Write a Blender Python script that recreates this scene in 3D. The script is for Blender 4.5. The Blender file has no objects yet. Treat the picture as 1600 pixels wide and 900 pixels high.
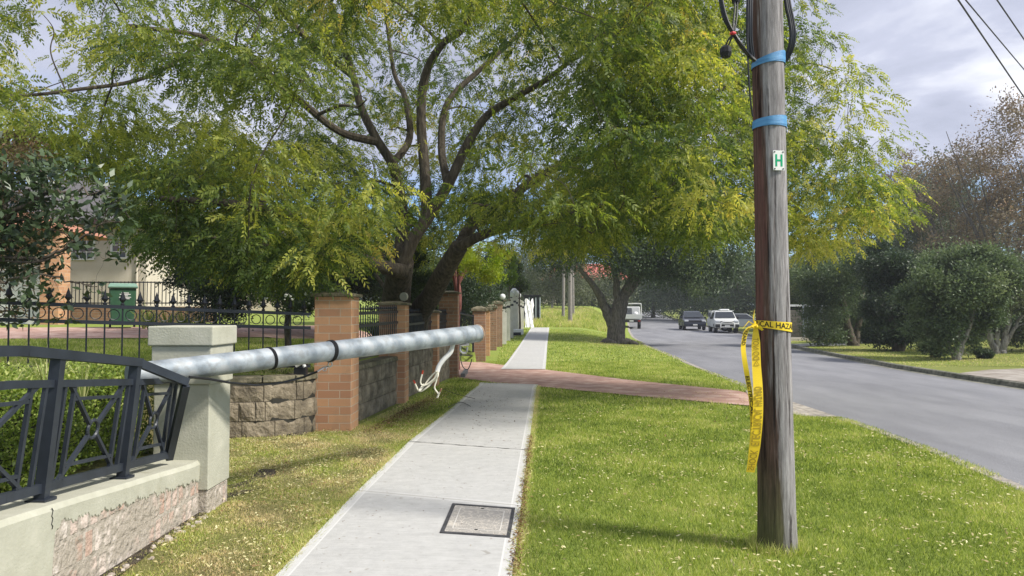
import bpy, math, random
import numpy as np
from mathutils import Vector, Matrix
random.seed(7); RNG = np.random.default_rng(11)
SC = bpy.context.scene; COL = SC.collection
R = math.radians

# ---------------------------------------------------------------- camera, sky, sun, exposure
F = 1155.0; PITCH = math.atan(38 / F); CAMH = 1.6
cd = bpy.data.cameras.new('camera'); cam = bpy.data.objects.new('camera', cd); COL.objects.link(cam)
cd.sensor_width = 36; cd.lens = 36 * F / 1600; cd.clip_start = .05; cd.clip_end = 3000
cam.location = (0, 0, CAMH); cam.rotation_euler = (R(90) + PITCH, 0, 0); SC.camera = cam

SUN_EL, SUN_AZ = R(46), R(112)          # azimuth clockwise from +Y
w = bpy.data.worlds.new('World'); SC.world = w; w.use_nodes = True
nt = w.node_tree; nt.nodes.clear(); N = nt.nodes.new; Lk = nt.links.new
out = N('ShaderNodeOutputWorld'); bg = N('ShaderNodeBackground'); Lk(bg.outputs[0], out.inputs[0])
sky = N('ShaderNodeTexSky'); sky.sky_type = 'NISHITA'; sky.sun_disc = False
sky.sun_elevation = SUN_EL; sky.sun_rotation = SUN_AZ; sky.air_density = 1.2; sky.dust_density = .6
tc = N('ShaderNodeTexCoord'); sp = N('ShaderNodeSeparateXYZ'); Lk(tc.outputs['Generated'], sp.inputs[0])
def wm(op, a, b):
    n = N('ShaderNodeMath'); n.operation = op
    for i, v in enumerate((a, b)):
        if v is None: continue
        if isinstance(v, (int, float)): n.inputs[i].default_value = v
        else: Lk(v, n.inputs[i])
    return n.outputs[0]
zz = wm('ADD', wm('MAXIMUM', sp.outputs[2], 0.0), .16)
cb = N('ShaderNodeCombineXYZ'); Lk(wm('DIVIDE', sp.outputs[0], zz), cb.inputs[0]); Lk(wm('DIVIDE', sp.outputs[1], zz), cb.inputs[1]); cb.inputs[2].default_value = 3.1
n1 = N('ShaderNodeTexNoise'); n1.inputs['Scale'].default_value = 1.3; n1.inputs['Detail'].default_value = 7; n1.inputs['Roughness'].default_value = .55; n1.inputs['Distortion'].default_value = .3
Lk(cb.outputs[0], n1.inputs['Vector'])
n2 = N('ShaderNodeTexNoise'); n2.inputs['Scale'].default_value = .55; n2.inputs['Detail'].default_value = 4
Lk(cb.outputs[0], n2.inputs['Vector'])
r1 = N('ShaderNodeValToRGB'); Lk(n1.outputs[0], r1.inputs[0])
r1.color_ramp.elements[0].position = .36; r1.color_ramp.elements[0].color = (.33, .355, .45, 1)
r1.color_ramp.elements[1].position = .66; r1.color_ramp.elements[1].color = (.80, .815, .87, 1)
e = r1.color_ramp.elements.new(.5); e.color = (.44, .465, .575, 1)
cov = N('ShaderNodeValToRGB'); Lk(wm('ADD', n2.outputs[0], wm('MULTIPLY', sp.outputs[2], 1.6)), cov.inputs[0])
cov.color_ramp.elements[0].position = .74; cov.color_ramp.elements[1].position = .92
mulsky = N('ShaderNodeMix'); mulsky.data_type = 'RGBA'; mulsky.blend_type = 'MULTIPLY'; mulsky.inputs[0].default_value = 1
Lk(sky.outputs[0], mulsky.inputs[6]); mulsky.inputs[7].default_value = (.50, .68, .98, 1)
scl = N('ShaderNodeMix'); scl.data_type = 'RGBA'; scl.blend_type = 'MULTIPLY'; scl.inputs[0].default_value = 1
Lk(r1.outputs[0], scl.inputs[6]); scl.inputs[7].default_value = (8.3, 8.3, 8.3, 1)
mx = N('ShaderNodeMix'); mx.data_type = 'RGBA'
Lk(cov.outputs[0], mx.inputs[0]); Lk(mulsky.outputs[2], mx.inputs[6]); Lk(scl.outputs[2], mx.inputs[7])
Lk(mx.outputs[2], bg.inputs[0]); bg.inputs[1].default_value = .11

sl = bpy.data.lights.new('sun', 'SUN'); sl.energy = 3.9; sl.angle = R(9); sl.color = (1, .95, .86)
so = bpy.data.objects.new('sun', sl); COL.objects.link(so)
sd = Vector((math.sin(SUN_AZ) * math.cos(SUN_EL), math.cos(SUN_AZ) * math.cos(SUN_EL), math.sin(SUN_EL)))
so.rotation_euler = (-sd).to_track_quat('-Z', 'Y').to_euler(); so.location = (0, 0, 30)
SC.view_settings.view_transform = 'Standard'; SC.view_settings.look = 'None'; SC.view_settings.gamma = 1
SC.view_settings.exposure = .70
SC.cycles.max_bounces = 6; SC.cycles.diffuse_bounces = 3; SC.cycles.glossy_bounces = 2; SC.cycles.transmission_bounces = 4
SC.cycles.transparent_max_bounces = 6; SC.cycles.caustics_reflective = False; SC.cycles.caustics_refractive = False

def at(px, py, Y):
    dx, dy = (px - 800) / F, (450 - py) / F
    d = Vector((dx, math.cos(PITCH) - math.sin(PITCH) * dy, math.sin(PITCH) + math.cos(PITCH) * dy))
    t = Y / d.y
    return Vector((d.x * t, Y, CAMH + d.z * t))

# ---------------------------------------------------------------- materials
def mat(name, c1, c2=None, scale=4, rough=.8, metal=0, bump=0, bscale=None, detail=5, stretch=None, c3=None, spec=.3, coord='Object', lo=.35, hi=.65):
    m = bpy.data.materials.new(name); m.use_nodes = True; t = m.node_tree
    b = t.nodes['Principled BSDF']; b.inputs['Roughness'].default_value = rough; b.inputs['Metallic'].default_value = metal
    b.inputs['Specular IOR Level'].default_value = spec
    b.inputs['Base Color'].default_value = (*c1, 1)
    if c2 is None and not bump: return m
    tcn = t.nodes.new('ShaderNodeTexCoord'); mp = t.nodes.new('ShaderNodeMapping'); t.links.new(tcn.outputs[coord], mp.inputs[0])
    if stretch: mp.inputs['Scale'].default_value = stretch
    if c2 is not None:
        n = t.nodes.new('ShaderNodeTexNoise'); n.inputs['Scale'].default_value = scale; n.inputs['Detail'].default_value = detail; n.inputs['Roughness'].default_value = .62
        t.links.new(mp.outputs[0], n.inputs['Vector'])
        r = t.nodes.new('ShaderNodeValToRGB'); t.links.new(n.outputs[0], r.inputs[0]); r.name = 'ramp'
        r.color_ramp.elements[0].position = lo; r.color_ramp.elements[0].color = (*c1, 1)
        r.color_ramp.elements[1].position = hi; r.color_ramp.elements[1].color = (*c2, 1)
        if c3:
            e = r.color_ramp.elements.new((lo + hi) / 2); e.color = (*c3, 1)
        t.links.new(r.outputs[0], b.inputs['Base Color'])
    if bump:
        n = t.nodes.new('ShaderNodeTexNoise'); n.inputs['Scale'].default_value = bscale or scale * 4; n.inputs['Detail'].default_value = 6
        t.links.new(mp.outputs[0], n.inputs['Vector'])
        bp = t.nodes.new('ShaderNodeBump'); bp.inputs['Strength'].default_value = bump; bp.inputs['Distance'].default_value = .02
        t.links.new(n.outputs[0], bp.inputs['Height']); t.links.new(bp.outputs[0], b.inputs['Normal'])
    return m

def leafmat(name, stops, trans=.35, rough=.5, spec=.25):
    """colour by the per-leaf attribute 'tint'"""
    m = bpy.data.materials.new(name); m.use_nodes = True; t = m.node_tree
    b = t.nodes['Principled BSDF']; o = t.nodes['Material Output']
    a = t.nodes.new('ShaderNodeAttribute'); a.attribute_name = 'tint'
    r = t.nodes.new('ShaderNodeValToRGB'); t.links.new(a.outputs['Fac'], r.inputs[0])
    els = r.color_ramp.elements
    els[0].position = stops[0][0]; els[0].color = (*stops[0][1], 1); els[1].position = stops[-1][0]; els[1].color = (*stops[-1][1], 1)
    for p, c in stops[1:-1]:
        e = els.new(p); e.color = (*c, 1)
    t.links.new(r.outputs[0], b.inputs['Base Color']); b.inputs['Roughness'].default_value = rough; b.inputs['Specular IOR Level'].default_value = spec
    if trans:
        tr = t.nodes.new('ShaderNodeBsdfTranslucent'); mx = t.nodes.new('ShaderNodeMixShader'); mx.inputs[0].default_value = trans
        hs = t.nodes.new('ShaderNodeHueSaturation'); hs.inputs['Saturation'].default_value = 1.12; hs.inputs['Value'].default_value = 1.75; hs.inputs['Hue'].default_value = .49
        t.links.new(r.outputs[0], hs.inputs['Color']); t.links.new(hs.outputs[0], tr.inputs[0])
        t.links.new(b.outputs[0], mx.inputs[1]); t.links.new(tr.outputs[0], mx.inputs[2]); t.links.new(mx.outputs[0], o.inputs[0])
    return m

def brickmat(name, ca, cb_, mortar, bw=.3, bh=.105, mo=.008, stain=(.2, .17, .13), stain_amt=.5, soldier=False):
    m = bpy.data.materials.new(name); m.use_nodes = True; t = m.node_tree; L = t.links.new; Nn = t.nodes.new
    b = t.nodes['Principled BSDF']; b.inputs['Roughness'].default_value = .85; b.inputs['Specular IOR Level'].default_value = .2
    tcn = Nn('ShaderNodeTexCoord'); s = Nn('ShaderNodeSeparateXYZ'); L(tcn.outputs['Object'], s.inputs[0])
    ad = Nn('ShaderNodeMath'); ad.operation = 'ADD'; L(s.outputs[0], ad.inputs[0]); L(s.outputs[1], ad.inputs[1])
    c = Nn('ShaderNodeCombineXYZ'); L(ad.outputs[0], c.inputs[0]); L(s.outputs[2], c.inputs[1])
    br = Nn('ShaderNodeTexBrick'); L(c.outputs[0], br.inputs['Vector'])
    br.inputs['Color1'].default_value = (*ca, 1); br.inputs['Color2'].default_value = (*cb_, 1); br.inputs['Mortar'].default_value = (*mortar, 1)
    br.inputs['Scale'].default_value = 1; br.inputs['Mortar Size'].default_value = mo; br.inputs['Brick Width'].default_value = bw; br.inputs['Row Height'].default_value = bh
    br.inputs['Mortar Smooth'].default_value = .2
    n = Nn('ShaderNodeTexNoise'); n.inputs['Scale'].default_value = 3; n.inputs['Detail'].default_value = 8; n.inputs['Roughness'].default_value = .7; L(tcn.outputs['Object'], n.inputs['Vector'])
    r = Nn('ShaderNodeValToRGB'); L(n.outputs[0], r.inputs[0]); r.color_ramp.elements[0].position = .5; r.color_ramp.elements[1].position = .75
    r.color_ramp.elements[0].color = (0, 0, 0, 1); r.color_ramp.elements[1].color = (stain_amt,) * 3 + (1,)
    mx = Nn('ShaderNodeMix'); mx.data_type = 'RGBA'; L(r.outputs[0], mx.inputs[0]); L(br.outputs[0], mx.inputs[6]); mx.inputs[7].default_value = (*stain, 1)
    L(mx.outputs[2], b.inputs['Base Color'])
    bp = Nn('ShaderNodeBump'); bp.inputs['Strength'].default_value = .6; bp.inputs['Distance'].default_value = .006; bp.invert = True
    L(br.outputs['Fac'], bp.inputs['Height'])
    n3 = Nn('ShaderNodeTexNoise'); n3.inputs['Scale'].default_value = 60; n3.inputs['Detail'].default_value = 4; L(tcn.outputs['Object'], n3.inputs['Vector'])
    bp2 = Nn('ShaderNodeBump'); bp2.inputs['Strength'].default_value = .35; bp2.inputs['Distance'].default_value = .006; L(n3.outputs[0], bp2.inputs['Height']); L(bp.outputs[0], bp2.inputs['Normal'])
    L(bp2.outputs[0], b.inputs['Normal'])
    return m

# ---------------------------------------------------------------- mesh helpers
class MB:
    def __init__(s): s.v = []; s.f = []
    def add(s, vs, fs):
        o = len(s.v); s.v += [tuple(v) for v in vs]; s.f += [tuple(i + o for i in f) for f in fs]; return s
    def hexa(s, c):  # 8 corners: bottom 4 ccw, top 4 ccw
        return s.add(c, [(3, 2, 1, 0), (4, 5, 6, 7), (0, 1, 5, 4), (1, 2, 6, 5), (2, 3, 7, 6), (3, 0, 4, 7)])
    def box(s, c, size, rz=0, top=1.0, top2=None):
        x, y, z = (q / 2 for q in size); cs, sn = math.cos(rz), math.sin(rz); t2 = top if top2 is None else top2
        P = []
        for dz, k, k2 in ((-z, 1, 1), (z, top, t2)):
            for dx, dy in ((-x, -y), (x, -y), (x, y), (-x, y)):
                dx *= k; dy *= k2
                P.append((c[0] + dx * cs - dy * sn, c[1] + dx * sn + dy * cs, c[2] + dz))
        return s.hexa(P)
    def beam(s, p, q, a, b, up=(0, 0, 1)):
        p, q = Vector(p), Vector(q); d = (q - p).normalized(); u = Vector(up)
        if abs(d.dot(u)) > .98: u = Vector((1, 0, 0))
        sx = d.cross(u).normalized() * a / 2; sy = sx.cross(d).normalized() * b / 2
        return s.hexa([p - sx - sy, p + sx - sy, p + sx + sy, p - sx + sy, q - sx - sy, q + sx - sy, q + sx + sy, q - sx + sy])
    def tube(s, pts, rad, n=8, caps=True):
        pts = [Vector(p) for p in pts]
        if not hasattr(rad, '__len__'): rad = [rad] * len(pts)
        o = len(s.v); prev = None
        for i, p in enumerate(pts):
            d = (pts[min(i + 1, len(pts) - 1)] - pts[max(i - 1, 0)])
            d = d.normalized() if d.length > 1e-9 else Vector((0, 0, 1))
            if prev is None:
                a = d.cross(Vector((0, 0, 1)) if abs(d.z) < .9 else Vector((1, 0, 0))).normalized()
            else:
                a = prev - d * prev.dot(d)
                a = a.normalized() if a.length > 1e-6 else d.orthogonal().normalized()
            prev = a; b = d.cross(a)
            for k in range(n):
                an = 2 * math.pi * k / n
                s.v.append(tuple(p + (a * math.cos(an) + b * math.sin(an)) * rad[i]))
        for i in range(len(pts) - 1):
            for k in range(n):
                k2 = (k + 1) % n
                s.f.append((o + i * n + k, o + i * n + k2, o + (i + 1) * n + k2, o + (i + 1) * n + k))
        if caps:
            s.f.append(tuple(o + k for k in range(n))[::-1]); s.f.append(tuple(o + (len(pts) - 1) * n + k for k in range(n)))
        return s
    def ring(s, c, rad, th, ax1, ax2, n=16, m=6):
        c, a, b = Vector(c), Vector(ax1), Vector(ax2); o = len(s.v); nn = a.cross(b).normalized()
        for i in range(n):
            an = 2 * math.pi * i / n; d = a * math.cos(an) + b * math.sin(an)
            for k in range(m):
                bn = 2 * math.pi * k / m
                s.v.append(tuple(c + d * rad + (d * math.cos(bn) + nn * math.sin(bn)) * th))
        for i in range(n):
            for k in range(m):
                i2, k2 = (i + 1) % n, (k + 1) % m
                s.f.append((o + i * m + k, o + i2 * m + k, o + i2 * m + k2, o + i * m + k2))
        return s
    def lathe(s, c, prof, n=16, sx=1, sy=1):
        o = len(s.v)
        for r, z in prof:
            for k in range(n):
                an = 2 * math.pi * k / n; s.v.append((c[0] + r * sx * math.cos(an), c[1] + r * sy * math.sin(an), c[2] + z))
        for i in range(len(prof) - 1):
            for k in range(n):
                k2 = (k + 1) % n; s.f.append((o + i * n + k, o + i * n + k2, o + (i + 1) * n + k2, o + (i + 1) * n + k))
        return s
    def ball(s, c, r, n=14, m=9, sz=1):
        return s.lathe(c, [(max(r * math.sin(math.pi * i / m), 1e-4), -r * sz * math.cos(math.pi * i / m)) for i in range(m + 1)], n)
    def hull(s, prof, hw):  # side profile (y,z) closed, half width by z
        n = len(prof); o = len(s.v)
        for sg in (-1, 1):
            for y, z in prof: s.v.append((sg * hw(y, z), y, z))
        s.f.append(tuple(o + i for i in range(n))); s.f.append(tuple(o + n + i for i in range(n))[::-1])
        for i in range(n):
            j = (i + 1) % n; s.f.append((o + i, o + n + i, o + n + j, o + j))
        return s

ROOTM = {}
def mesh_obj(name, mb, m, smooth=False, inv=None):
    me = bpy.data.meshes.new(name)
    vs = mb.v if inv is None else [tuple(inv @ Vector(v)) for v in mb.v]
    me.from_pydata(vs, [], mb.f); me.update()
    if m: me.materials.append(m)
    if smooth:
        me.polygons.foreach_set('use_smooth', [True] * len(me.polygons))
        try: me.set_sharp_from_angle(angle=R(40))
        except Exception: pass
    o = bpy.data.objects.new(name, me); COL.objects.link(o); return o
def thing(name, label, cat, loc=(0, 0, 0), rz=0, group=None):
    o = bpy.data.objects.new(name, None); COL.objects.link(o); o.empty_display_size = .2
    o.location = loc; o.rotation_euler = (0, 0, rz); o['label'] = label; o['category'] = cat
    if group: o['group'] = group
    ROOTM[o.name] = (Matrix.Translation(Vector(loc)) @ Matrix.Rotation(rz, 4, 'Z')).inverted()
    return o
def part(name, mb, m, parent, smooth=False, bevel=0, local=False, label=None, sub=False):
    """mb in world coordinates (or local ones of the thing)"""
    root = parent
    while root.parent: root = root.parent
    o = mesh_obj(name, mb, m, smooth, None if local else ROOTM[root.name]); o.parent = parent
    if bevel:
        b = o.modifiers.new('bevel', 'BEVEL'); b.width = bevel; b.segments = 2; b.limit_method = 'ANGLE'
    if label: o['label'] = label
    return o
def single(name, mb, m, label, cat, smooth=False, bevel=0, group=None, kind=None, base=None):
    inv = None
    if base is not None: inv = Matrix.Translation(Vector(base)).inverted()
    o = mesh_obj(name, mb, m, smooth, inv)
    if base is not None: o.location = base
    if kind: o['kind'] = kind
    if label: o['label'] = label
    if cat: o['category'] = cat
    if group: o['group'] = group
    if bevel:
        b = o.modifiers.new('bevel', 'BEVEL'); b.width = bevel; b.segments = 2; b.limit_method = 'ANGLE'
    return o
def quads(name, V4, tint, m, parent=None, origin=(0, 0, 0), nv=4):
    """V4 (n,nv,3) world coordinates -> one mesh of n faces with attribute tint"""
    n = len(V4); me = bpy.data.meshes.new(name); co = (V4.reshape(-1, 3) - np.array(origin)).astype(np.float32)
    me.vertices.add(n * nv); me.vertices.foreach_set('co', co.ravel())
    me.loops.add(n * nv); me.loops.foreach_set('vertex_index', np.arange(n * nv, dtype=np.int32))
    me.polygons.add(n); me.polygons.foreach_set('loop_start', np.arange(0, n * nv, nv, dtype=np.int32))
    a = me.attributes.new('tint', 'FLOAT', 'POINT'); a.data.foreach_set('value', np.repeat(np.clip(tint, 0, 1), nv).astype(np.float32))
    me.update(calc_edges=True); me.materials.append(m)
    o = bpy.data.objects.new(name, me); COL.objects.link(o)
    if parent is not None: o.parent = parent
    else: o.location = origin
    return o
def unit(a): return a / np.maximum(np.linalg.norm(a, axis=-1, keepdims=True), 1e-9)
def rnd_dir(n): return unit(RNG.normal(size=(n, 3)))
def leaf_quads(P, D, Lf, Wf, roll=None):
    """diamond leaves from base P along D"""
    n = len(P); Lf = np.broadcast_to(Lf, (n,))[:, None]; Wf = np.broadcast_to(Wf, (n,))[:, None]
    U = roll if roll is not None else rnd_dir(n)
    S = unit(np.cross(D, U)); Nn = np.cross(S, D)
    return np.stack([P, P + D * Lf * .45 + S * Wf / 2 + Nn * Lf * .06, P + D * Lf, P + D * Lf * .45 - S * Wf / 2 + Nn * Lf * .06], 1)
# ---------------------------------------------------------------- terrain
def sm(t): t = np.clip(t, 0, 1); return t * t * (3 - 2 * t)
def XLf(y): return np.interp(y, [-30, 0, 6.7, 8.4, 10, 15, 20.8, 27, 35.5, 48, 61, 80, 100, 130, 200, 300], [3.2, 4.2, 4.68, 4.9, 5.0, 5.05, 5.4, 5.9, 6.5, 7.9, 9.7, 12.6, 15.5, 20, 36, 70])
def XRf(y): return np.interp(y, [-30, 0, 15, 18.7, 22.5, 30.8, 35.5, 47, 59, 80, 100, 130, 200, 300], [11.6, 11.4, 11.35, 11.4, 11.6, 12.7, 13.5, 15.8, 18.2, 20.2, 21.8, 26, 43, 80])
def XBf(y): return np.interp(y, [-30, 6.29, 6.3, 9.2, 9.3, 10.2, 10.22, 10.3, 18, 24, 55, 100, 200, 300], [-2.75, -2.75, -4.3, -4.3, -4.3, -4.3, -2.55, -2.53, -1.75, -1.15, .75, 3.2, 8, 15])
def zroad(y): return np.interp(y, [-30, 50, 60, 70, 80, 100, 130, 200, 300], [0, 0, .04, .15, .35, .8, 1.35, 2.6, 4])
def yw(y): return np.interp(y, [-30, 9, 13, 18.7, 21, 30, 60, 100, 300], [.68, .7, .82, 1.0, 1.15, 1.35, 2.2, 3.2, 6])
def H(x, y):
    x = np.asarray(x, float); y = np.asarray(y, float)
    zr = zroad(y); XL, XR, XB = XLf(y), XRf(y), XBf(y)
    mound = np.interp(y, [0, 24, 33, 50, 55, 58, 66, 80, 120, 200], [0, 0, .12, .57, .75, 1.15, 1.5, 1.9, 2.2, 2.8])
    left = zr + mound * sm((XL - x) / 4.2)
    # a driveway layback through the kerb
    lay = sm((y - 11.2) / .5) * sm((15.0 - y) / .5) * sm((x - (XL - .9)) / .9) * .1
    left = left - lay
    road = zr - .1 + .05 * np.sin(np.clip((x - XL) / np.maximum(XR - XL, .1), 0, 1) * math.pi)
    right = zr + .02 + sm((x - XR - 2) / 14) * .5
    gate = sm((y - 17.9) / .3) * sm((24.0 - y) / .3)
    yard = yw(y)
    ramp = sm((XB - x) / 4.5)
    yz = np.where(gate > 0, yard * (1 - gate) + (left + (yard - left) * ramp) * gate, yard)
    yz = np.where(y > 24, left + (yard - left) * sm((XB - x) / 3.0), yz)
    near = y < 6.3
    yz = np.where(near, .46 + sm((-x - 4.3) / 1.2) * .15, yz)
    # small lip of ground at the foot of the near wall
    lip = np.where((x < -1.45) & (y < 9.5), sm((-1.45 - x) / 1.2) * .02 + .012 * np.sin(x * 9) * np.sin(y * 7), 0)
    z = np.where(x > XR, right, np.where(x > XL, road, np.where(x < XB, yz, left + lip)))
    return z
def Hs(x, y): return float(H(x, y))

rows = list(np.arange(-14, 2.9, 1.0)) + list(np.arange(3, 28, .2)) + list(np.arange(28, 70, .7)) + list(np.arange(70, 140, 3)) + list(np.arange(140, 301, 12))
offB = [-160, -110, -80, -60, -46, -36, -28, -22, -18, -15, -12.5, -10.5, -9, -7.8, -6.7, -5.8, -5, -4.4, -3.8, -3.3, -2.8, -2.4, -2, -1.6, -1.25, -.9, -.6, -.35, -.15, -.02, .02]
nv_, nr_, nrt = 26, 10, [.01, .4, 1, 2, 3, 4.5, 6, 8, 10, 13, 17, 22, 30, 42, 60, 90, 130, 180]
grid = []
for y in rows:
    XL, XR, XB = float(XLf(y)), float(XRf(y)), float(XBf(y))
    xs = [XB + o for o in offB]
    a = XB + .02
    xs += [a + (XL - .005 - a) * k / nv_ for k in range(1, nv_ + 1)]
    xs += [XL + .005 + (XR - XL - .01) * k / nr_ for k in range(nr_ + 1)]
    xs += [XR + .005] + [XR + o for o in nrt]
    grid.append(xs)
G = np.array(grid); Yg = np.repeat(np.array(rows)[:, None], G.shape[1], 1)
Z = H(G, Yg)
nc = G.shape[1]; vb = MB(); vb.v = [tuple(p) for p in np.stack([G, Yg, Z], -1).reshape(-1, 3)]
vb.f = [(i * nc + j, i * nc + j + 1, (i + 1) * nc + j + 1, (i + 1) * nc + j) for i in range(len(rows) - 1) for j in range(nc - 1)]

# grass soil material: dry, littered strip left of the path, lush verge elsewhere
mg = bpy.data.materials.new('grass_ground'); mg.use_nodes = True; t = mg.node_tree; L = t.links.new; Nn = t.nodes.new
b = t.nodes['Principled BSDF']; b.inputs['Roughness'].default_value = .95; b.inputs['Specular IOR Level'].default_value = .1
tcn = Nn('ShaderNodeTexCoord')
def noise(sc, det=6, ro=.6, st=None):
    n = Nn('ShaderNodeTexNoise'); n.inputs['Scale'].default_value = sc; n.inputs['Detail'].default_value = det; n.inputs['Roughness'].default_value = ro
    if st:
        mp = Nn('ShaderNodeMapping'); mp.inputs['Scale'].default_value = st; L(tcn.outputs['Object'], mp.inputs[0]); L(mp.outputs[0], n.inputs['Vector'])
    else: L(tcn.outputs['Object'], n.inputs['Vector'])
    return n.outputs[0]
def ramp(fac, stops):
    r = Nn('ShaderNodeValToRGB'); L(fac, r.inputs[0]); e = r.color_ramp.elements
    e[0].position = stops[0][0]; e[0].color = (*stops[0][1], 1); e[1].position = stops[-1][0]; e[1].color = (*stops[-1][1], 1)
    for p, c in stops[1:-1]: q = e.new(p); q.color = (*c, 1)
    return r.outputs[0]
def mixc(f, a, bb, mode='MIX'):
    m_ = Nn('ShaderNodeMix'); m_.data_type = 'RGBA'; m_.blend_type = mode
    if isinstance(f, float): m_.inputs[0].default_value = f
    else: L(f, m_.inputs[0])
    L(a, m_.inputs[6]); L(bb, m_.inputs[7]); return m_.outputs[2]
lush = mixc(noise(1.1), ramp(noise(34, 8, .75), [(.3, (.07, .105, .018)), (.5, (.20, .27, .05)), (.7, (.34, .41, .11))]), ramp(noise(28, 8, .75), [(.3, (.09, .13, .025)), (.5, (.26, .31, .065)), (.72, (.44, .45, .17))]))
dry = ramp(noise(40, 9, .8), [(.3, (.05, .05, .015)), (.5, (.16, .14, .06)), (.7, (.34, .29, .15))])
at_ = Nn('ShaderNodeAttribute'); at_.attribute_name = 'dry'
col = mixc(at_.outputs['Fac'], lush, dry); L(col, b.inputs['Base Color'])
bp = Nn('ShaderNodeBump'); bp.inputs['Strength'].default_value = .8; bp.inputs['Distance'].default_value = .04; L(noise(30, 8, .8), bp.inputs['Height']); L(bp.outputs[0], b.inputs['Normal'])

def path_edges(y):
    xl = np.interp(y, [-14, 4.49, 6.44, 9.06, 12.16, 14.5, 16.6, 17.0, 22, 33, 49.5], [-2.1, -1.41, -1.366, -1.255, -1.0, -.86, -.68, -.5, -.23, .34, 1.29])
    xr = np.interp(y, [-14, 4.49, 8.5, 15.5, 20.8, 33, 49.5], [-.95, 0, .184, .51, .94, 1.57, 2.49])
    return xl, xr
def dryness(x, y):
    xl, xr = path_edges(y)
    a = sm((xl - x + .1) / .25) * sm((12.5 - y) / 3.5) * (.72 + .28 * np.sin(x * 5.3 + y * 3.1) * np.sin(y * 1.7 - x * 2)) 
    leaf = .7 * np.exp(-(((x + 1.75 - (y - 12.5) * .1) / .35) ** 2 + ((y - 12.2) / 1.9) ** 2))    # bare soil at the wall foot
    # bare, thin turf under the two verge trees and along edges
    t2 = .45 * np.exp(-(((x - 5.2) / 1.6) ** 2 + ((y - 36.5) / 3) ** 2))
    ed = .5 * np.exp(-((x - xr - .03) / .05) ** 2) * (y < 16)
    rt = np.where(x > XRf(y), .35 + .15 * np.sin(x * 1.1) * np.sin(y * .7), 0)
    return np.clip(np.maximum.reduce([a, leaf, t2, ed, rt]), 0, 1)
go = single('ground', vb, mg, None, None, smooth=True, kind='structure')
da = go.data.attributes.new('dry', 'FLOAT', 'POINT'); da.data.foreach_set('value', dryness(G, Yg).reshape(-1).astype(np.float32))

def sheet(name, left, right, ys, m, nx=8, lift=.01, uv=True, tag='structure'):
    """a strip draped on the ground between x=left(y) and x=right(y)"""
    v = []; f = []
    for y in ys:
        a, c = float(left(y)), float(right(y))
        for k in range(nx + 1):
            x = a + (c - a) * k / nx; v.append((x, y, Hs(x, y) + lift))
    for i in range(len(ys) - 1):
        for k in range(nx):
            q = i * (nx + 1) + k; f.append((q, q + 1, q + nx + 2, q + nx + 1))
    mb = MB(); mb.v = v; mb.f = f
    o = single(name, mb, m, None, None, smooth=True, kind=tag); return o

# road
mroad = mat('asphalt', (.17, .172, .185), (.225, .227, .24), scale=1.1, rough=.9, bump=.35, bscale=90, stretch=(1, .25, 1), c3=(.195, .197, .21))
t = mroad.node_tree; L = t.links.new; Nn = t.nodes.new; tcn = Nn('ShaderNodeTexCoord'); pb_ = t.nodes['Principled BSDF']; rp_ = t.nodes['ramp']
c_ = mixc(1.0, rp_.outputs[0], ramp(noise(70, 3, .7), [(.3, (.80, .80, .80)), (.7, (1.18, 1.18, 1.18))]), 'MULTIPLY')
c_ = mixc(1.0, c_, ramp(noise(.35, 6, .7, (1, .3, 1)), [(.35, (.86, .86, .87)), (.6, (1.08, 1.08, 1.08))]), 'MULTIPLY'); L(c_, pb_.inputs['Base Color'])
road_rows = [r for r in rows if r >= -14]
sheet('road', lambda y: XLf(y) + .012, lambda y: XRf(y) - .012, road_rows, mroad, nx=nr_, lift=.006)
mk = mat('kerb_concrete', (.2, .18, .16), (.42, .38, .33), scale=7, bump=.5, bscale=50, c3=(.32, .29, .25))
mk2 = mat('mossy_kerb', (.08, .085, .06), (.26, .25, .2), scale=6, bump=.6, bscale=40)
def kerb(name, edge, sgn, m, y0, y1, gutter):
    ys = [y for y in rows if y0 <= y <= y1]; v = []; f = []
    for y in ys:
        x = float(edge(y)); zv = Hs(x - sgn * .03, y) ; zr = float(zroad(y)) - .1
        zt = max(zv + .012, zr + .025)
        pr = [(-.14, zv - .15), (-.14, zt - .01), (-.12, zt), (-.01, zt), (.02, zt - .02), (.035, zr + .014), (.035 + gutter, zr + .014), (.04 + gutter, zr - .04)]
        for dx, z in pr: v.append((x + sgn * dx, y, z))
    for i in range(len(ys) - 1):
        for k in range(7): q = i * 8 + k; f.append((q, q + 1, q + 9, q + 8))
    mb = MB(); mb.v = v; mb.f = f; return single(name, mb, m, None, None, kind='structure')
kerb('kerb', XLf, 1, mk, -14, 11.3, .02); kerb('kerb', XLf, 1, mk, 11.3, 15.2, .22); kerb('kerb', XLf, 1, mk, 15.2, 130, .04)
kerb('kerb', XRf, -1, mk2, -14, 130, .22)

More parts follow.
